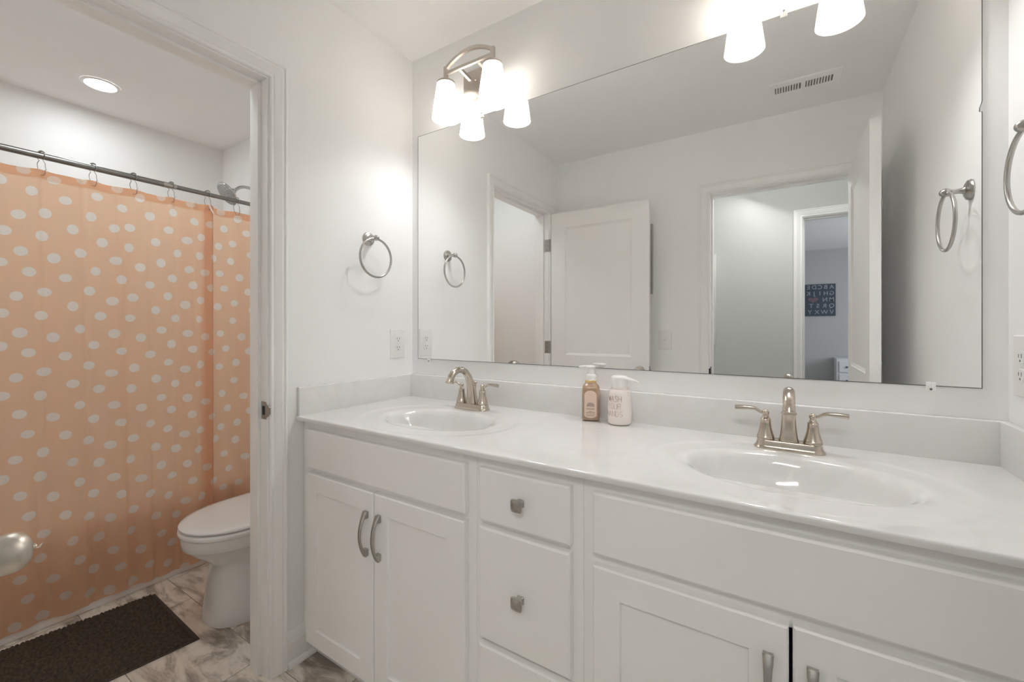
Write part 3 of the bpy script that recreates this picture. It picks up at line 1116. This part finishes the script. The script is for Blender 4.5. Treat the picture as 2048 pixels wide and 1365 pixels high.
vanity_light(.4075, 'nickel vanity light with two frosted shades near the corner, whole in view')
vanity_light(1.4835, 'vanity light over the right basin with shades cut by the top of the photo')

# ------------------------------------------------------------------ towel rings


def towel_ring(wx, sgn, cy, cz, label, R=.079, tilt=0.0):
    r = thing('towel_ring', label, 'towel ring', (wx, cy, cz), 'towel rings either side of the vanity')
    ax = (sgn, 0, 0)
    X = lambda d: wx + sgn * d
    b = B().lathe([(.0285, .0003), (.0290, .003), (.0270, .006), (.0265, .0085), (.0215, .011), (.0195, .0125), (.0130, .0145)], (wx, cy, cz), ax, 32)
    link('rosette', b, M_ring, r)
    b = B().lathe([(.0125, .012), (.0085, .018), (.0070, .026), (.0075, .036), (.0085, .042)], (wx, cy, cz), ax, 20)
    p = link('post', b, M_ring, r)
    b = B().sphere((X(.0505), cy, cz), .0118, 20, 14, 1.25, 1.0, 1.0)
    link('post_head', b, M_ring, p)
    pts = []
    for k in range(56):
        a = 2 * PI * k / 56
        dz = R * math.cos(a) - R
        pts.append((X(.0505) + sgn * tilt * dz, cy + R * math.sin(a), cz - .004 + dz))
    b = B().tube(pts, .0047, 10, closed=True)
    link('ring', b, M_ring, r, 60)
    return r


towel_ring(0, 1, -.253, 1.563, 'satin nickel towel ring on the left wall above the outlet')
towel_ring(W, -1, -.240, 1.570, 'satin nickel towel ring on the right wall at the photo edge')

# ------------------------------------------------------------------ outlets and switch


def wall_plate(name, label, cat, org, ux, nrm, hw, hh, duplex=True, group=None):
    org, ux, nrm = Vector(org), Vector(ux), Vector(nrm)
    r = thing(name, label, cat, org, group)

    def P(u, z, d):
        return org + ux * u + Vector((0, 0, z)) + nrm * d

    def rect(hw_, hh_, d, u=0, z=0):
        return [P(u - hw_, z - hh_, d), P(u + hw_, z - hh_, d), P(u + hw_, z + hh_, d), P(u - hw_, z + hh_, d)]

    def oct_(hw_, hh_, d, z=0):
        pts = []
        for k in range(24):
            a = 2 * PI * k / 24
            c, s = math.cos(a), math.sin(a)
            pts.append(P(max(-hw_, min(hw_, hw_ * 1.0 * math.copysign(abs(c) ** .45, c))), z + hh_ * math.copysign(abs(s) ** .8, s), d))
        return pts
    b = B().loft([rect(hw, hh, .0003), rect(hw, hh, .0025), rect(hw - .0015, hh - .0015, .0045), rect(hw - .005, hh - .005, .0055)])
    link('cover_plate', b, M_plastic, r, 30)
    if duplex:
        for z in (.0195, -.0195):
            b = B().loft([oct_(.0172, .0142, .005, z), oct_(.0172, .0142, .0068, z), oct_(.0165, .0135, .0074, z)])
            s_ = link('socket', b, M_plastic, r, 30)
            b = B()
            for u in (-.0065, .0065):
                b.loft([rect(.0011, .0045 if u < 0 else .0038, .0070, u, z + .003), rect(.0011, .0045 if u < 0 else .0038, .0077, u, z + .003)])
            q = [P(.0026 * math.cos(2 * PI * k / 12), z - .0075 + .0026 * math.sin(2 * PI * k / 12), .0070) for k in range(12)]
            b.poly_extrude(q, nrm * .0007)
            link('slots', b, M_slot, s_, 0)
        b = B().lathe([(.0032, .0052), (.003, .0062)], org, nrm, 12)
        link('screw_head', b, M_plastic, r)
    else:
        b = B().loft([rect(.0055, .0125, .005), rect(.0055, .0125, .0062)])
        s_ = link('toggle_frame', b, M_plastic, r, 30)
        b = B().loft([rect(.0045, .005, .0060, 0, .002), rect(.0040, .0035, .0150, 0, .009)])
        link('toggle', b, M_plastic, r, 30)
        for z in (.030, -.030):
            b = B().lathe([(.0032, .0052), (.003, .0062)], org + Vector((0, 0, z)), nrm, 12)
            link('screw_head', b, M_plastic, r)
    return r


wall_plate('wall_outlet', 'white duplex outlet on the left wall below the towel ring', 'outlet', (0, -.0935, 1.1205), (0, -1, 0), (1, 0, 0), .042, .065, True, 'duplex outlets beside the mirror')
wall_plate('wall_outlet', 'white duplex outlet on the right wall at the photo edge', 'outlet', (W, -.0800, 1.108), (0, 1, 0), (-1, 0, 0), .042, .066, True, 'duplex outlets beside the mirror')
wall_plate('light_switch', 'white toggle light switch beside the entry doorway, reflected in the mirror', 'light switch', (.796, -D, 1.110), (-1, 0, 0), (0, 1, 0), .042, .064, False)

# ------------------------------------------------------------------ ceiling vent (seen in the mirror)
v = thing('ceiling_vent', 'white ceiling register with two rows of slots, seen in the mirror', 'vent', (1.553, -1.213, H))
VX0, VX1, VY0, VY1 = 1.400, 1.706, -1.290, -1.135
b = B().loft([[(VX0, VY0, H - .0003), (VX1, VY0, H - .0003), (VX1, VY1, H - .0003), (VX0, VY1, H - .0003)],
              [(VX0 + .003, VY0 + .003, H - .006), (VX1 - .003, VY0 + .003, H - .006), (VX1 - .003, VY1 - .003, H - .006), (VX0 + .003, VY1 - .003, H - .006)]])
link('frame', b, M_trim, v)
b = B()
for bank in (0, 1):
    xs = VX0 + .026 + bank * .132
    for k in range(10):
        x = xs + k * .0117
        b.box(x, x + .0062, -1.243, -1.183, H - .0068, H - .0058)
link('slots', b, M_grey, v, 0)
for bank in (0, 1):
    b = B()
    xs = VX0 + .026 + bank * .132
    for k in range(9):
        x = xs + k * .0117 + .0062
        b.loft([[(x, -1.243, H - .006), (x + .0055, -1.243, H - .006), (x + .0055, -1.183, H - .006), (x, -1.183, H - .006)],
                [(x - .002, -1.243, H - .010), (x + .0025, -1.243, H - .010), (x + .0025, -1.183, H - .010), (x - .002, -1.183, H - .010)]])
    link('louvers', b, M_trim, v, 0)


# ------------------------------------------------------------------ recessed light above the tub
rl = thing('recessed_light', 'round recessed ceiling light glowing above the tub', 'ceiling light', (-1.485, -.730, H))
b = B()
ring = [(.078, H - .0003), (.0775, H - .003), (.072, H - .006), (.062, H - .0055), (.0575, H - .0015)]
b.lathe(ring, (-1.485, -.730, 0), n=48, cap0=False, cap1=False)
link('trim_ring', b, M_trim, rl)
b = B().lathe([(.0578, H - .0016), (.056, H - .0026), (.001, H - .0030)], (-1.485, -.730, 0), n=40, cap0=False)
link('lens', b, M_can, rl)

# ------------------------------------------------------------------ bath tub
tb = thing('bathtub', 'white bathtub mostly hidden behind the polka dot curtain', 'bathtub', (-1.43, -.76, 0))
ax0, ax1, ay0, ay1 = XT + .001, -1.012, -D + .002, -.002
rr = lambda i, z: [(ax0 + i, ay0 + i, z), (ax1 - i, ay0 + i, z), (ax1 - i, ay1 - i, z), (ax0 + i, ay1 - i, z)]
b = B().loft([rr(0, .0005), rr(0, .36), rr(0, .375), rr(.004, .380), rr(.07, .380), rr(.085, .372), rr(.13, .10), rr(.16, .075)])
link('tub_shell', b, M_tub, tb, 30)
prof = [(0, .0004), (.015, .0004), (.0145, .012), (.011, .022), (.004, .028), (0, .028)]
b = B().loft([[(ax1 + a, -D + .02, z) for a, z in prof], [(ax1 + a, -.03, z) for a, z in prof]])
struct('trim_4', b, M_trim, 'white quarter round strip along the foot of the tub', 'trim')

# ------------------------------------------------------------------ shower curtain rod, hooks
RX, RZ = -.985, 1.866
rod = thing('curtain_rod', 'dark steel tension rod holding the polka dot shower curtain', 'curtain rod', (RX, -.75, RZ))
b = B().lathe([(.0125, 0), (.0125, D - .62), (.0118, D - .615)], (RX, -D + .0015, RZ), (0, 1, 0), 24)
link('outer_tube', b, M_rod, rod)
b = B().lathe([(.0105, 0), (.0105, .605)], (RX, -.6065, RZ), (0, 1, 0), 24)
link('inner_tube', b, M_rod, rod)
b = B().lathe([(.0128, 0), (.0132, .002), (.0132, .030), (.0116, .050), (.0108, .052)], (RX, -.632, RZ), (0, 1, 0), 20)
link('joint_sleeve', b, M_ring, rod, label='paler joint sleeve')
b = B().lathe([(.024, 0), (.024, .010), (.014, .016)], (RX, -D + .0007, RZ), (0, 1, 0), 20)
link('end_cap', b, M_rod, rod)
b = B().lathe([(.024, 0), (.024, .010), (.012, .016)], (RX, -.0007, RZ), (0, -1, 0), 20)
link('end_cap', b, M_rod, rod)

HOOKS = [-1.022, -.874, -.741, -.602, -.450, -.315]
names_ = ['first shower curtain hook on the rod, counted from the left photo edge', 'second shower curtain hook on the rod from the left edge',
          'third shower curtain hook on the rod from the left edge', 'fourth shower curtain hook, hanging by the rod joint',
          'fifth shower curtain hook, above the overlapping curtain edge', 'last shower curtain hook before the doorway jamb, in front of the shower head']
proto = None
for i, yy in enumerate(HOOKS):
    if proto is None:
        r = thing('curtain_hook', names_[i], 'curtain hook', (RX, yy, RZ), 'wire shower curtain hooks on the rod')
        yaw = .45
        cy_, sy_ = math.cos(yaw), math.sin(yaw)
        prof = []
        for k in range(19):
            a = math.radians(-62 + (304) * k / 18)
            prof.append((.0185 * math.cos(a) * .95, .0185 * math.sin(a)))
        # local plane: p = across the rod (x), skewed a little along y
        loc = lambda p, z, s: (RX + p * cy_, yy + p * sy_ + s, RZ + z)
        pts = [loc(.0175, -.056, .004), loc(.0125, -.042, .004), loc(.015, -.030, .002)] + [loc(p, z, 0) for p, z in prof] + [loc(-.014, -.028, -.002), loc(-.010, -.042, -.004), loc(-.004, -.060, -.004), loc(.004, -.076, -.003), loc(.0135, -.078, -.001), loc(.0165, -.070, .001), loc(.0155, -.054, .002)]
        b = B().tube(pts, .0011, 6)
        link('wire', b, M_wire, r, 60)
        for k in range(5):
            a = math.radians(50 + 20 * k)
            c = loc(.0185 * math.cos(a) * .95, .0185 * math.sin(a), 0)
            b = B().sphere(c, .0037, 8, 6)
            link('roller_bead', b, M_wire, r, 60)
        proto = r
    else:
        c = proto.copy()
        c.location = (RX, yy, RZ)
        c['label'] = names_[i]
        COL.objects.link(c)
        for ch in proto.children:
            k = ch.copy()
            k.parent = c
            k.matrix_parent_inverse = ch.matrix_parent_inverse.copy()
            COL.objects.link(k)

# ------------------------------------------------------------------ shower curtain
F_ = Vector((-math.sin(YAW), math.cos(YAW), 0))
R_ = Vector((math.cos(YAW), math.sin(YAW), 0))


def cloth_at(u, v_):
    """where the printed dot sits on the cloth (y, z), measured on the photograph"""
    d = F_ + R_ * ((u - 1024) / FPX) + Vector((0, 0, 1)) * ((V0 - v_) / FPX)
    s = (-.985 - CX) / d.x
    return (CY + d.y * s, CZ + d.z * s)


RAW = [
    (0, 290, 5.688, [(0, 390), (262, 285), (353, 527), (610, 405), (735, 640), (920, 400), (1325, 505), (1103, 592), (1380, 728), (205, 793), (510, 780), (1035, 820), (40, 970), (473, 1038), (820, 967), (1290, 955), (1470, 945), (1162, 1113), (1460, 1172), (232, 1210), (607, 1292), (912, 1233), (1308, 1322), (0, 1330)]),
    (240, 330, 5.459, [(212, 365), (443, 350), (757, 435), (1113, 515), (1297, 590), (578, 525), (318, 565), (800, 628), (978, 658), (1147, 697), (1380, 752), (528, 715), (880, 795), (722, 830), (1087, 887), (1243, 862), (383, 847), (625, 968), (858, 997), (1025, 1018), (1222, 1052), (1420, 990), (443, 1073), (215, 1122), (740, 1147), (920, 1180), (1100, 1187), (1313, 1233), (572, 1242), (782, 1318), (318, 1313), (985, 1345), (1150, 1350)]),
    (0, 500, 5.25, [(300, 232), (680, 298), (1003, 225), (1267, 317), (465, 445), (168, 487), (940, 433), (1175, 540), (757, 595), (25, 665), (430, 690), (1055, 697), (835, 832), (205, 870), (1193, 880), (553, 920), (988, 1000), (0, 1015), (1267, 1063), (295, 1080), (677, 1115), (933, 1215), (460, 1280), (1165, 1293), (165, 1345)]),
    (240, 540, 5.252, [(1340, 235), (1213, 350), (1035, 387), (835, 322), (677, 370), (500, 278), (130, 292), (370, 425), (100, 508), (583, 510), (818, 520), (1197, 535), (432, 633), (700, 668), (887, 703), (1065, 670), (1280, 705), (213, 713), (540, 780), (748, 833), (960, 863), (1122, 827), (1345, 853), (312, 888), (507, 972), (677, 1042), (832, 995), (1052, 1018), (1230, 975), (145, 1030), (375, 1143), (582, 1193), (812, 1195), (1210, 1160), (115, 1245), (1083, 1300), (1297, 1325)]),
    (0, 740, 5.25, [(757, 145), (1042, 200), (20, 280), (423, 270), (1192, 367), (833, 368), (200, 467), (553, 495), (987, 515), (1262, 547), (287, 673), (678, 680), (930, 740), (1155, 787), (452, 865), (158, 948), (755, 962), (1043, 975), (20, 1160), (420, 1118), (1190, 1122), (830, 1175), (208, 1325), (553, 1330), (985, 1298), (1262, 1297)]),
    (240, 760, 5.252, [(430, 185), (697, 188), (890, 227), (218, 290), (1140, 298), (538, 313), (740, 358), (962, 382), (1352, 318), (1240, 448), (312, 457), (1070, 495), (830, 523), (502, 513), (673, 567), (1005, 622), (1225, 632), (135, 612), (813, 725), (592, 720), (370, 703), (1103, 777), (1310, 800), (697, 875), (105, 833), (430, 893), (903, 912), (1155, 930), (548, 1003), (745, 1050), (217, 1030), (980, 1057), (1255, 1078), (1092, 1130), (313, 1187), (512, 1212), (845, 1217), (680, 1262)]),
    (0, 980, 4.55, [(260, 235), (588, 220), (812, 240), (1003, 250), (397, 400), (655, 457), (905, 430), (1028, 542), (367, 622), (722, 633), (857, 722), (1087, 690), (178, 818), (480, 805), (587, 948), (818, 935), (995, 912), (250, 985), (383, 1143), (130, 1250)]),
    (200, 980, 5.25, [(348, 203), (583, 272), (805, 258), (320, 425), (648, 452), (422, 618), (760, 550), (515, 768), (715, 765), (335, 955), (885, 795), (1050, 760)]),
]
DOTS = []
for ox, oy, sc, pts in RAW:
    for x, y_ in pts:
        DOTS.append(cloth_at(ox + x / sc, oy + y_ / sc))
random.seed(11)
tries = 0
while tries < 6000:         # the stretches of cloth the photograph does not show continue the print
    tries += 1
    y_, z = random.uniform(-1.5, 0), random.uniform(.05, 1.80)
    seen = (-1.14 < y_ < -.25) and not (y_ > -.36 and z < .5) and not (y_ < -1.02 and .15 < z < .36)
    if seen:
        continue
    if all((y_ - a) ** 2 + (z - c) ** 2 > .082 ** 2 for a, c in DOTS):
        DOTS.append((y_, z))
DOTP = []
for (y_, z) in DOTS:
    DOTP.append((y_, z, random.uniform(.0172, .0196), random.uniform(.90, 1.08)))
GRID = {}
for d_ in DOTP:
    GRID.setdefault((int(d_[0] // .1), int(d_[1] // .1)), []).append(d_)


def dot_field(y_, z):
    best = .03
    gi, gj = int(y_ // .1), int(z // .1)
    for i in (gi - 1, gi, gi + 1):
        for j in (gj - 1, gj, gj + 1):
            for a, c, r_, e in GRID.get((i, j), ()):
                q = math.hypot((y_ - a) * e, (z - c) / e) - r_
                if q < best:
                    best = q
    return best


FOLD = -.430


def cx_off(y_, z):
    k = (z - .03) / 1.78          # 1 at the top
    w = .0045 * math.sin(y_ * 46 + .6) + .0035 * math.sin(y_ * 27 + 2.0 + .5 * k) + .0028 * math.sin(y_ * 71 + 1.1)
    for c, amp, wd in ((-1.035, .006, .010), (-.905, -.006, .009), (-.795, .007, .009), (-.690, -.006, .010), (-.600, .006, .008), (-.52, .007, .012)):
        w += amp * math.exp(-((y_ - c - .03 * (1 - k)) / wd) ** 2)
    amp = .85 + 1.0 * (1 - k)
    return w * amp


# path along the cloth: (y, x base, printed?)
path = []
N1 = 190
for i in range(N1):
    y_ = -1.485 + (FOLD + .0 + 1.485) * i / (N1 - 1)
    e = max(0, (y_ - (FOLD - .06)) / .06)
    path.append((y_, -.978 + .006 * e, True))
for i in range(1, 9):
    t = i / 9
    path.append((FOLD + .004 * math.sin(PI * t) - .045 * t, -.972 - .022 * t, False))
N2 = 75
for i in range(N2):
    y_ = (FOLD - .045) + (-.012 - (FOLD - .045)) * i / (N2 - 1)
    path.append((y_, -.995 - .003 * math.sin(y_ * 30), True))
ZT, ZBOT = 1.812, .034
NZ = 230
me = bpy.data.meshes.new('shower_curtain')
verts, vals, faces = [], [], []
npth = len(path)


def top_z(y_):
    s = 0
    for h in HOOKS + [-1.165, -1.31, -1.45, -.17, -.04]:
        s = max(s, math.exp(-((y_ - h) / .03) ** 2))
    return ZT - .007 + .007 * s


for i, (y_, xb, pr) in enumerate(path):
    for j in range(NZ):
        t = j / (NZ - 1)
        zb_ = ZBOT + .004 * math.sin(y_ * 23)
        z = zb_ + (top_z(y_) - zb_) * t
        x = xb + cx_off(y_, z) * (1.0 if pr else .6)
        if not pr or y_ > FOLD - .045:
            x += .006 * (1 - t) * (1 if pr else 0)
        verts.append((x, y_, z))
        vals.append(dot_field(y_, z) if pr else .03)
for i in range(npth - 1):
    for j in range(NZ - 1):
        a = i * NZ + j
        faces.append((a, a + NZ, a + NZ + 1, a + 1))
me.from_pydata(verts, [], faces)
me.attributes.new('dot_field', 'FLOAT', 'POINT').data.foreach_set('value', vals)
me.polygons.foreach_set('use_smooth', [True] * len(me.polygons))
me.materials.append(M_curtain)
cur = bpy.data.objects.new('shower_curtain', me)
COL.objects.link(cur)
tag(cur, 'orange shower curtain with white polka dots hanging in front of the tub', 'shower curtain')
# folded hem along the top: a second layer of cloth just behind the first
me = bpy.data.meshes.new('hem')
verts, vals, faces = [], [], []
NH = 10
for i, (y_, xb, pr) in enumerate(path):
    for j in range(NH):
        t = j / (NH - 1)
        z = top_z(y_) - .034 * (1 - t)
        x = xb + cx_off(y_, z) * (1.0 if pr else .6) - .0012
        verts.append((x, y_, z))
        vals.append(.03)
for i in range(npth - 1):
    for j in range(NH - 1):
        a = i * NH + j
        faces.append((a, a + NH, a + NH + 1, a + 1))
me.from_pydata(verts, [], faces)
me.attributes.new('dot_field', 'FLOAT', 'POINT').data.foreach_set('value', vals)
me.polygons.foreach_set('use_smooth', [True] * len(me.polygons))
me.materials.append(M_curtain)
hem = bpy.data.objects.new('hem', me)
COL.objects.link(hem)
hem.parent = cur
hem['label'] = 'darker folded hem along the top'
b = B()
tagp = [(-.962, -.452, 1.806), (-.962, -.446, 1.806), (-.958, -.430, 1.770), (-.957, -.427, 1.765), (-.957, -.433, 1.763), (-.960, -.447, 1.785)]
b.poly_extrude(tagp, (.001, 0, 0))
link('care_tag', b, mat('tag_paper', (.82, .70, .62), .6, var=.12, vscale=120), cur, 0, label='small pale care tag')

# ------------------------------------------------------------------ shower head
sh = thing('overhead_shower', 'round chrome shower head on a bent arm above the curtain rod', 'shower head', (-1.455, -.10, 2.06))
b = B().tube([(-1.455, -.0006, 2.098), (-1.455, -.03, 2.099), (-1.455, -.058, 2.097), (-1.455, -.083, 2.086), (-1.455, -.105, 2.066), (-1.455, -.118, 2.053)], .0095, 14)
b.lathe([(.028, .0006), (.028, .003), (.016, .010)], (-1.455, 0, 2.098), (0, -1, 0), 24)
link('shower_arm', b, M_chrome, sh, 50)
ax = Vector((0, -.80, -.60)).normalized()
c0 = Vector((-1.455, -.112, 2.058))
b = B().lathe([(.011, -.004), (.016, .003), (.018, .012), (.016, .020), (.026, .028), (.052, .036), (.070, .043), (.0745, .049), (.0745, .054), (.071, .057)], c0, ax, 36)
hd = link('head_body', b, M_chrome, sh, 50)
b = B().lathe([(.0685, .0572), (.066, .0590), (.001, .0600)], c0, ax, 36, cap0=False)
link('spray_face', b, M_nozzle, hd, 50)
q = Vector((0, 0, 1)).rotation_difference(ax)
b = B()
for rr_, nn in ((.058, 20), (.044, 15), (.030, 10), (.016, 6)):
    for k in range(nn):
        a = 2 * PI * k / nn
        b.lathe([(.0026, .0585), (.0018, .0625)], c0 + q @ Vector((rr_ * math.cos(a), rr_ * math.sin(a), 0)), ax, 6)
link('nozzles', b, M_chrome, hd, 50)

# ------------------------------------------------------------------ toilet
TX = -.487
to = thing('toilet', 'white elongated toilet with closed lid, half hidden by the doorway jamb', 'toilet', (TX, -.40, 0))


def egg(yf_, yb, hw, z, n=48, sq_=.62, fr=.97):
    """outline pointing to -y: elongated round front, squarer back"""
    ym = yf_ + (yb - yf_) * .46
    ring = []
    for k in range(n):
        a = 2 * PI * k / n
        c, s = math.cos(a), math.sin(a)
        if s < 0:
            ring.append((TX + hw * math.copysign(abs(c) ** fr, c), ym - (ym - yf_) * abs(s) ** fr, z))
        else:
            ring.append((TX + hw * math.copysign(abs(c) ** sq_, c), ym + (yb - ym) * math.copysign(abs(s) ** sq_, s), z))
    return ring


b = B().loft([egg(-.655, -.08, .148, .0006, fr=.74), egg(-.657, -.08, .150, .006, fr=.74), egg(-.652, -.08, .143, .05, fr=.74), egg(-.643, -.08, .134, .12, fr=.74), egg(-.634, -.08, .126, .19, fr=.74), egg(-.634, -.08, .124, .235, fr=.74),
              egg(-.648, -.08, .132, .246, fr=.8), egg(-.672, -.08, .143, .268), egg(-.700, -.08, .162, .292), egg(-.715, -.08, .173, .310), egg(-.724, -.08, .179, .317), egg(-.730, -.08, .183, .322),
              egg(-.734, -.08, .185, .345), egg(-.735, -.08, .185, .366), egg(-.730, -.08, .181, .3695)])
link('bowl', b, M_porc, to, 50)
b = B().loft([egg(-.736, -.24, .184, .3705), egg(-.741, -.235, .188, .374), egg(-.742, -.235, .189, .384), egg(-.740, -.235, .187, .390), egg(-.733, -.24, .182, .3925)])
link('seat', b, M_porc, to, 50)
b = B().loft([egg(-.732, -.235, .181, .3955), egg(-.738, -.23, .186, .399), egg(-.739, -.23, .187, .405), egg(-.735, -.23, .184, .4095), egg(-.715, -.235, .168, .4125), egg(-.66, -.26, .130, .4145), egg(-.56, -.33, .06, .4155)])
link('lid', b, M_porc, to, 50)
for dx in (-.07, .07):
    b = B().box(TX + dx - .02, TX + dx + .02, -.2285, -.2155, .371, .398, .004, 2)
    link('lid_hinge', b, M_porc, to)
b = B().box(TX - .215, TX + .215, -.205, -.012, .372, .74, .02, 4)
tk = link('tank', b, M_porc, to, 50)
b = B().box(TX - .222, TX + .222, -.214, -.008, .741, .775, .010, 3)
link('tank_lid', b, M_porc, to, 50)
b = B().lathe([(.012, 0), (.012, .008), (.008, .012)], (TX - .15, -.205, .69), (0, -1, 0), 16).tube([(TX - .15, -.217, .69), (TX - .13, -.222, .688), (TX - .09, -.222, .682), (TX - .075, -.222, .680)], .006, 10)
link('flush_lever', b, M_chrome, tk)

# ------------------------------------------------------------------ bath rug
A_ = math.radians(-6.5)
rx, ry = -.892, -.692          # corner by the tub, nearest the toilet
LR, WR = .78, .482
ux_, uy_ = Vector((math.cos(math.radians(-1.5)), math.sin(math.radians(-1.5)), 0)), Vector((math.sin(A_) * 1.0, -math.cos(A_), 0))
ux_ = Vector((math.cos(A_ * .25), math.sin(A_ * .25), 0))
rug = thing('bath_rug', 'dark brown chenille bath rug on the tile floor by the tub', 'rug', (rx, ry, 0))


def rp(s, t, z):
    p = Vector((rx, ry, 0)) + ux_ * s + uy_ * t
    return (p.x, p.y, z)


b = B().loft([[rp(0, 0, .0006), rp(WR, 0, .0006), rp(WR, LR, .0006), rp(0, LR, .0006)], [rp(0, 0, .005), rp(WR, 0, .005), rp(WR, LR, .005), rp(0, LR, .005)]])
link('backing', b, M_bind, rug, 0)
me = bpy.data.meshes.new('pile')
verts, faces = [], []
S0, S1, T0, T1 = .004, WR - .006, .014, LR - .014
NS, NT = 200, 300
random.seed(5)
cell = {}
px_, py_ = .0098, .0120
for j in range(NT):
    for i in range(NS):
        s = S0 + (S1 - S0) * i / (NS - 1)
        t = T0 + (T1 - T0) * j / (NT - 1)
        edge = min(i, j, NS - 1 - i, NT - 1 - j)
        row = int(s / px_)
        tt = t + (.5 * py_ if row % 2 else 0) + .003 * math.sin(row * 2.1)
        k = (row, int(tt / py_))
        if k not in cell:
            cell[k] = (random.uniform(.65, 1.15), random.uniform(-.2, .2), random.uniform(-.2, .2))
        amp, dx, dy = cell[k]
        u = (s / px_) % 1 - .5 + dx * .5
        v_ = (tt / py_) % 1 - .5 + dy * .5
        q_ = max(0, 1 - (2.0 * u) ** 2) * max(0, 1 - (1.9 * v_) ** 2)
        h = .0062 + .0085 * amp * math.sqrt(q_)
        h += .0012 * math.sin(t * 31) * math.sin(s * 24)
        if edge == 0:
            h = .0045
        verts.append(rp(s, t, h))
for j in range(NT - 1):
    for i in range(NS - 1):
        a = j * NS + i
        faces.append((a, a + 1, a + NS + 1, a + NS))
me.from_pydata(verts, [], faces)
me.polygons.foreach_set('use_smooth', [True] * len(me.polygons))
me.materials.append(M_rug)
pile = bpy.data.objects.new('pile', me)
COL.objects.link(pile)
pile.parent = rug
pile.matrix_parent_inverse = Matrix.Translation(rug.location).inverted()

# ------------------------------------------------------------------ pictures and the far bedroom (seen in the mirror)
pf = thing('picture_frame', 'grey framed picture on the front wall, mostly hidden by the open door', 'picture', (.52, -D, 1.65))
b = B()
for x0, x1, z0, z1 in ((.33, .348, 1.42, 1.892), (.702, .720, 1.42, 1.892), (.348, .702, 1.42, 1.438), (.348, .702, 1.874, 1.892)):
    b.box(x0, x1, -D + .0005, -D + .024, z0, z1, .002, 1)
link('frame', b, M_pframe, pf)
b = B().box(.349, .701, -D + .0008, -D + .012, 1.439, 1.873)
link('picture', b, M_canvas, pf)
cv = B().box(.44, .978, HY + .0006, HY + .034, 1.050, 1.808, .003, 2)
tag(link('canvas_picture', cv, M_canvas), 'pale canvas picture on the hall wall, at the left of the reflected doorway', 'picture')

bd = thing('alphabet_board', 'navy alphabet board on the bedroom wall, reversed in the mirror', 'wall art', (1.92, BY, 1.63))
b = B().box(1.655, 2.125, BY + .0006, BY + .022, 1.383, 1.888, .003, 1)
link('board', b, M_board, bd)


def text_mesh(txt, size, m, org, parent, name):
    cu = bpy.data.curves.new('letters', 'FONT')
    cu.body = txt
    cu.size = size
    cu.extrude = .0012
    cu.offset = size * .012
    cu.align_x = 'CENTER'
    cu.align_y = 'CENTER'
    ob = bpy.data.objects.new('letters', cu)
    COL.objects.link(ob)
    bpy.context.view_layer.update()
    dg = bpy.context.evaluated_depsgraph_get()
    me_ = bpy.data.meshes.new_from_object(ob.evaluated_get(dg))
    bpy.data.objects.remove(ob)
    # stand the letters up on a wall that faces +y: text runs to -x
    me_.transform(Matrix(((-1, 0, 0, org[0]), (0, 0, 1, org[1]), (0, 1, 0, org[2]), (0, 0, 0, 1))))
    me_.materials.clear()
    me_.materials.append(m)
    o = bpy.data.objects.new(name, me_)
    COL.objects.link(o)
    o.parent = parent
    o.matrix_parent_inverse = Matrix.Translation(parent.location).inverted()
    return o


rows = [('ABCDEF', 0), ('GHIJKL', 0), ('MN', 1), ('QRST', 2), ('VWXYZ', 0)]
for ri, (txt, mode) in enumerate(rows):
    z = 1.838 - ri * .099
    n = len(txt)
    for k, ch in enumerate(txt):
        if mode == 0:
            x = 2.075 - k * (.375 / (n - 1))
        elif mode == 1:
            x = 2.075 - k * .085
        else:
            x = 2.075 - k * .088
        text_mesh(ch, .088, M_chalk, (x, BY + .0235, z), bd, 'letter')
text_mesh('P', .088, M_chalk, (1.700, BY + .0235, 1.640), bd, 'letter')
hp = []
for k in range(28):
    a = 2 * PI * k / 28
    hx = 16 * math.sin(a) ** 3
    hz = 13 * math.cos(a) - 5 * math.cos(2 * a) - 2 * math.cos(3 * a) - math.cos(4 * a)
    hp.append((1.835 + hx * .0042, BY + .0222, 1.640 + hz * .0030))
link('heart', B().poly_extrude(hp, (0, .002, 0)), M_pink, bd, 0, label='dull pink heart')

dr = thing('dresser', 'white dresser in the bedroom at the bottom of the reflected doorway', 'dresser', (2.45, -6.6, 0))
b = B().box(2.10, 2.90, -6.92, -6.48, .06, .74, .004, 2)
link('body', b, M_dresser, dr)
for (z0, z1) in ((.10, .30), (.32, .52), (.54, .70)):
    b = B().box(2.13, 2.87, -6.4795, -6.462, z0, z1, .004, 1)
    d = link('drawer', b, M_dresser, dr)
    for x in (2.22, 2.78):
        b = B().sphere((x, -6.452, (z0 + z1) / 2), .014, 12, 8)
        link('knob', b, M_frame, d)
for x in (2.14, 2.86):
    for y_ in (-6.88, -6.52):
        b = B().box(x - .025, x + .025, y_ - .025, y_ + .025, .0005, .0598)
        link('foot', b, M_dresser, dr)
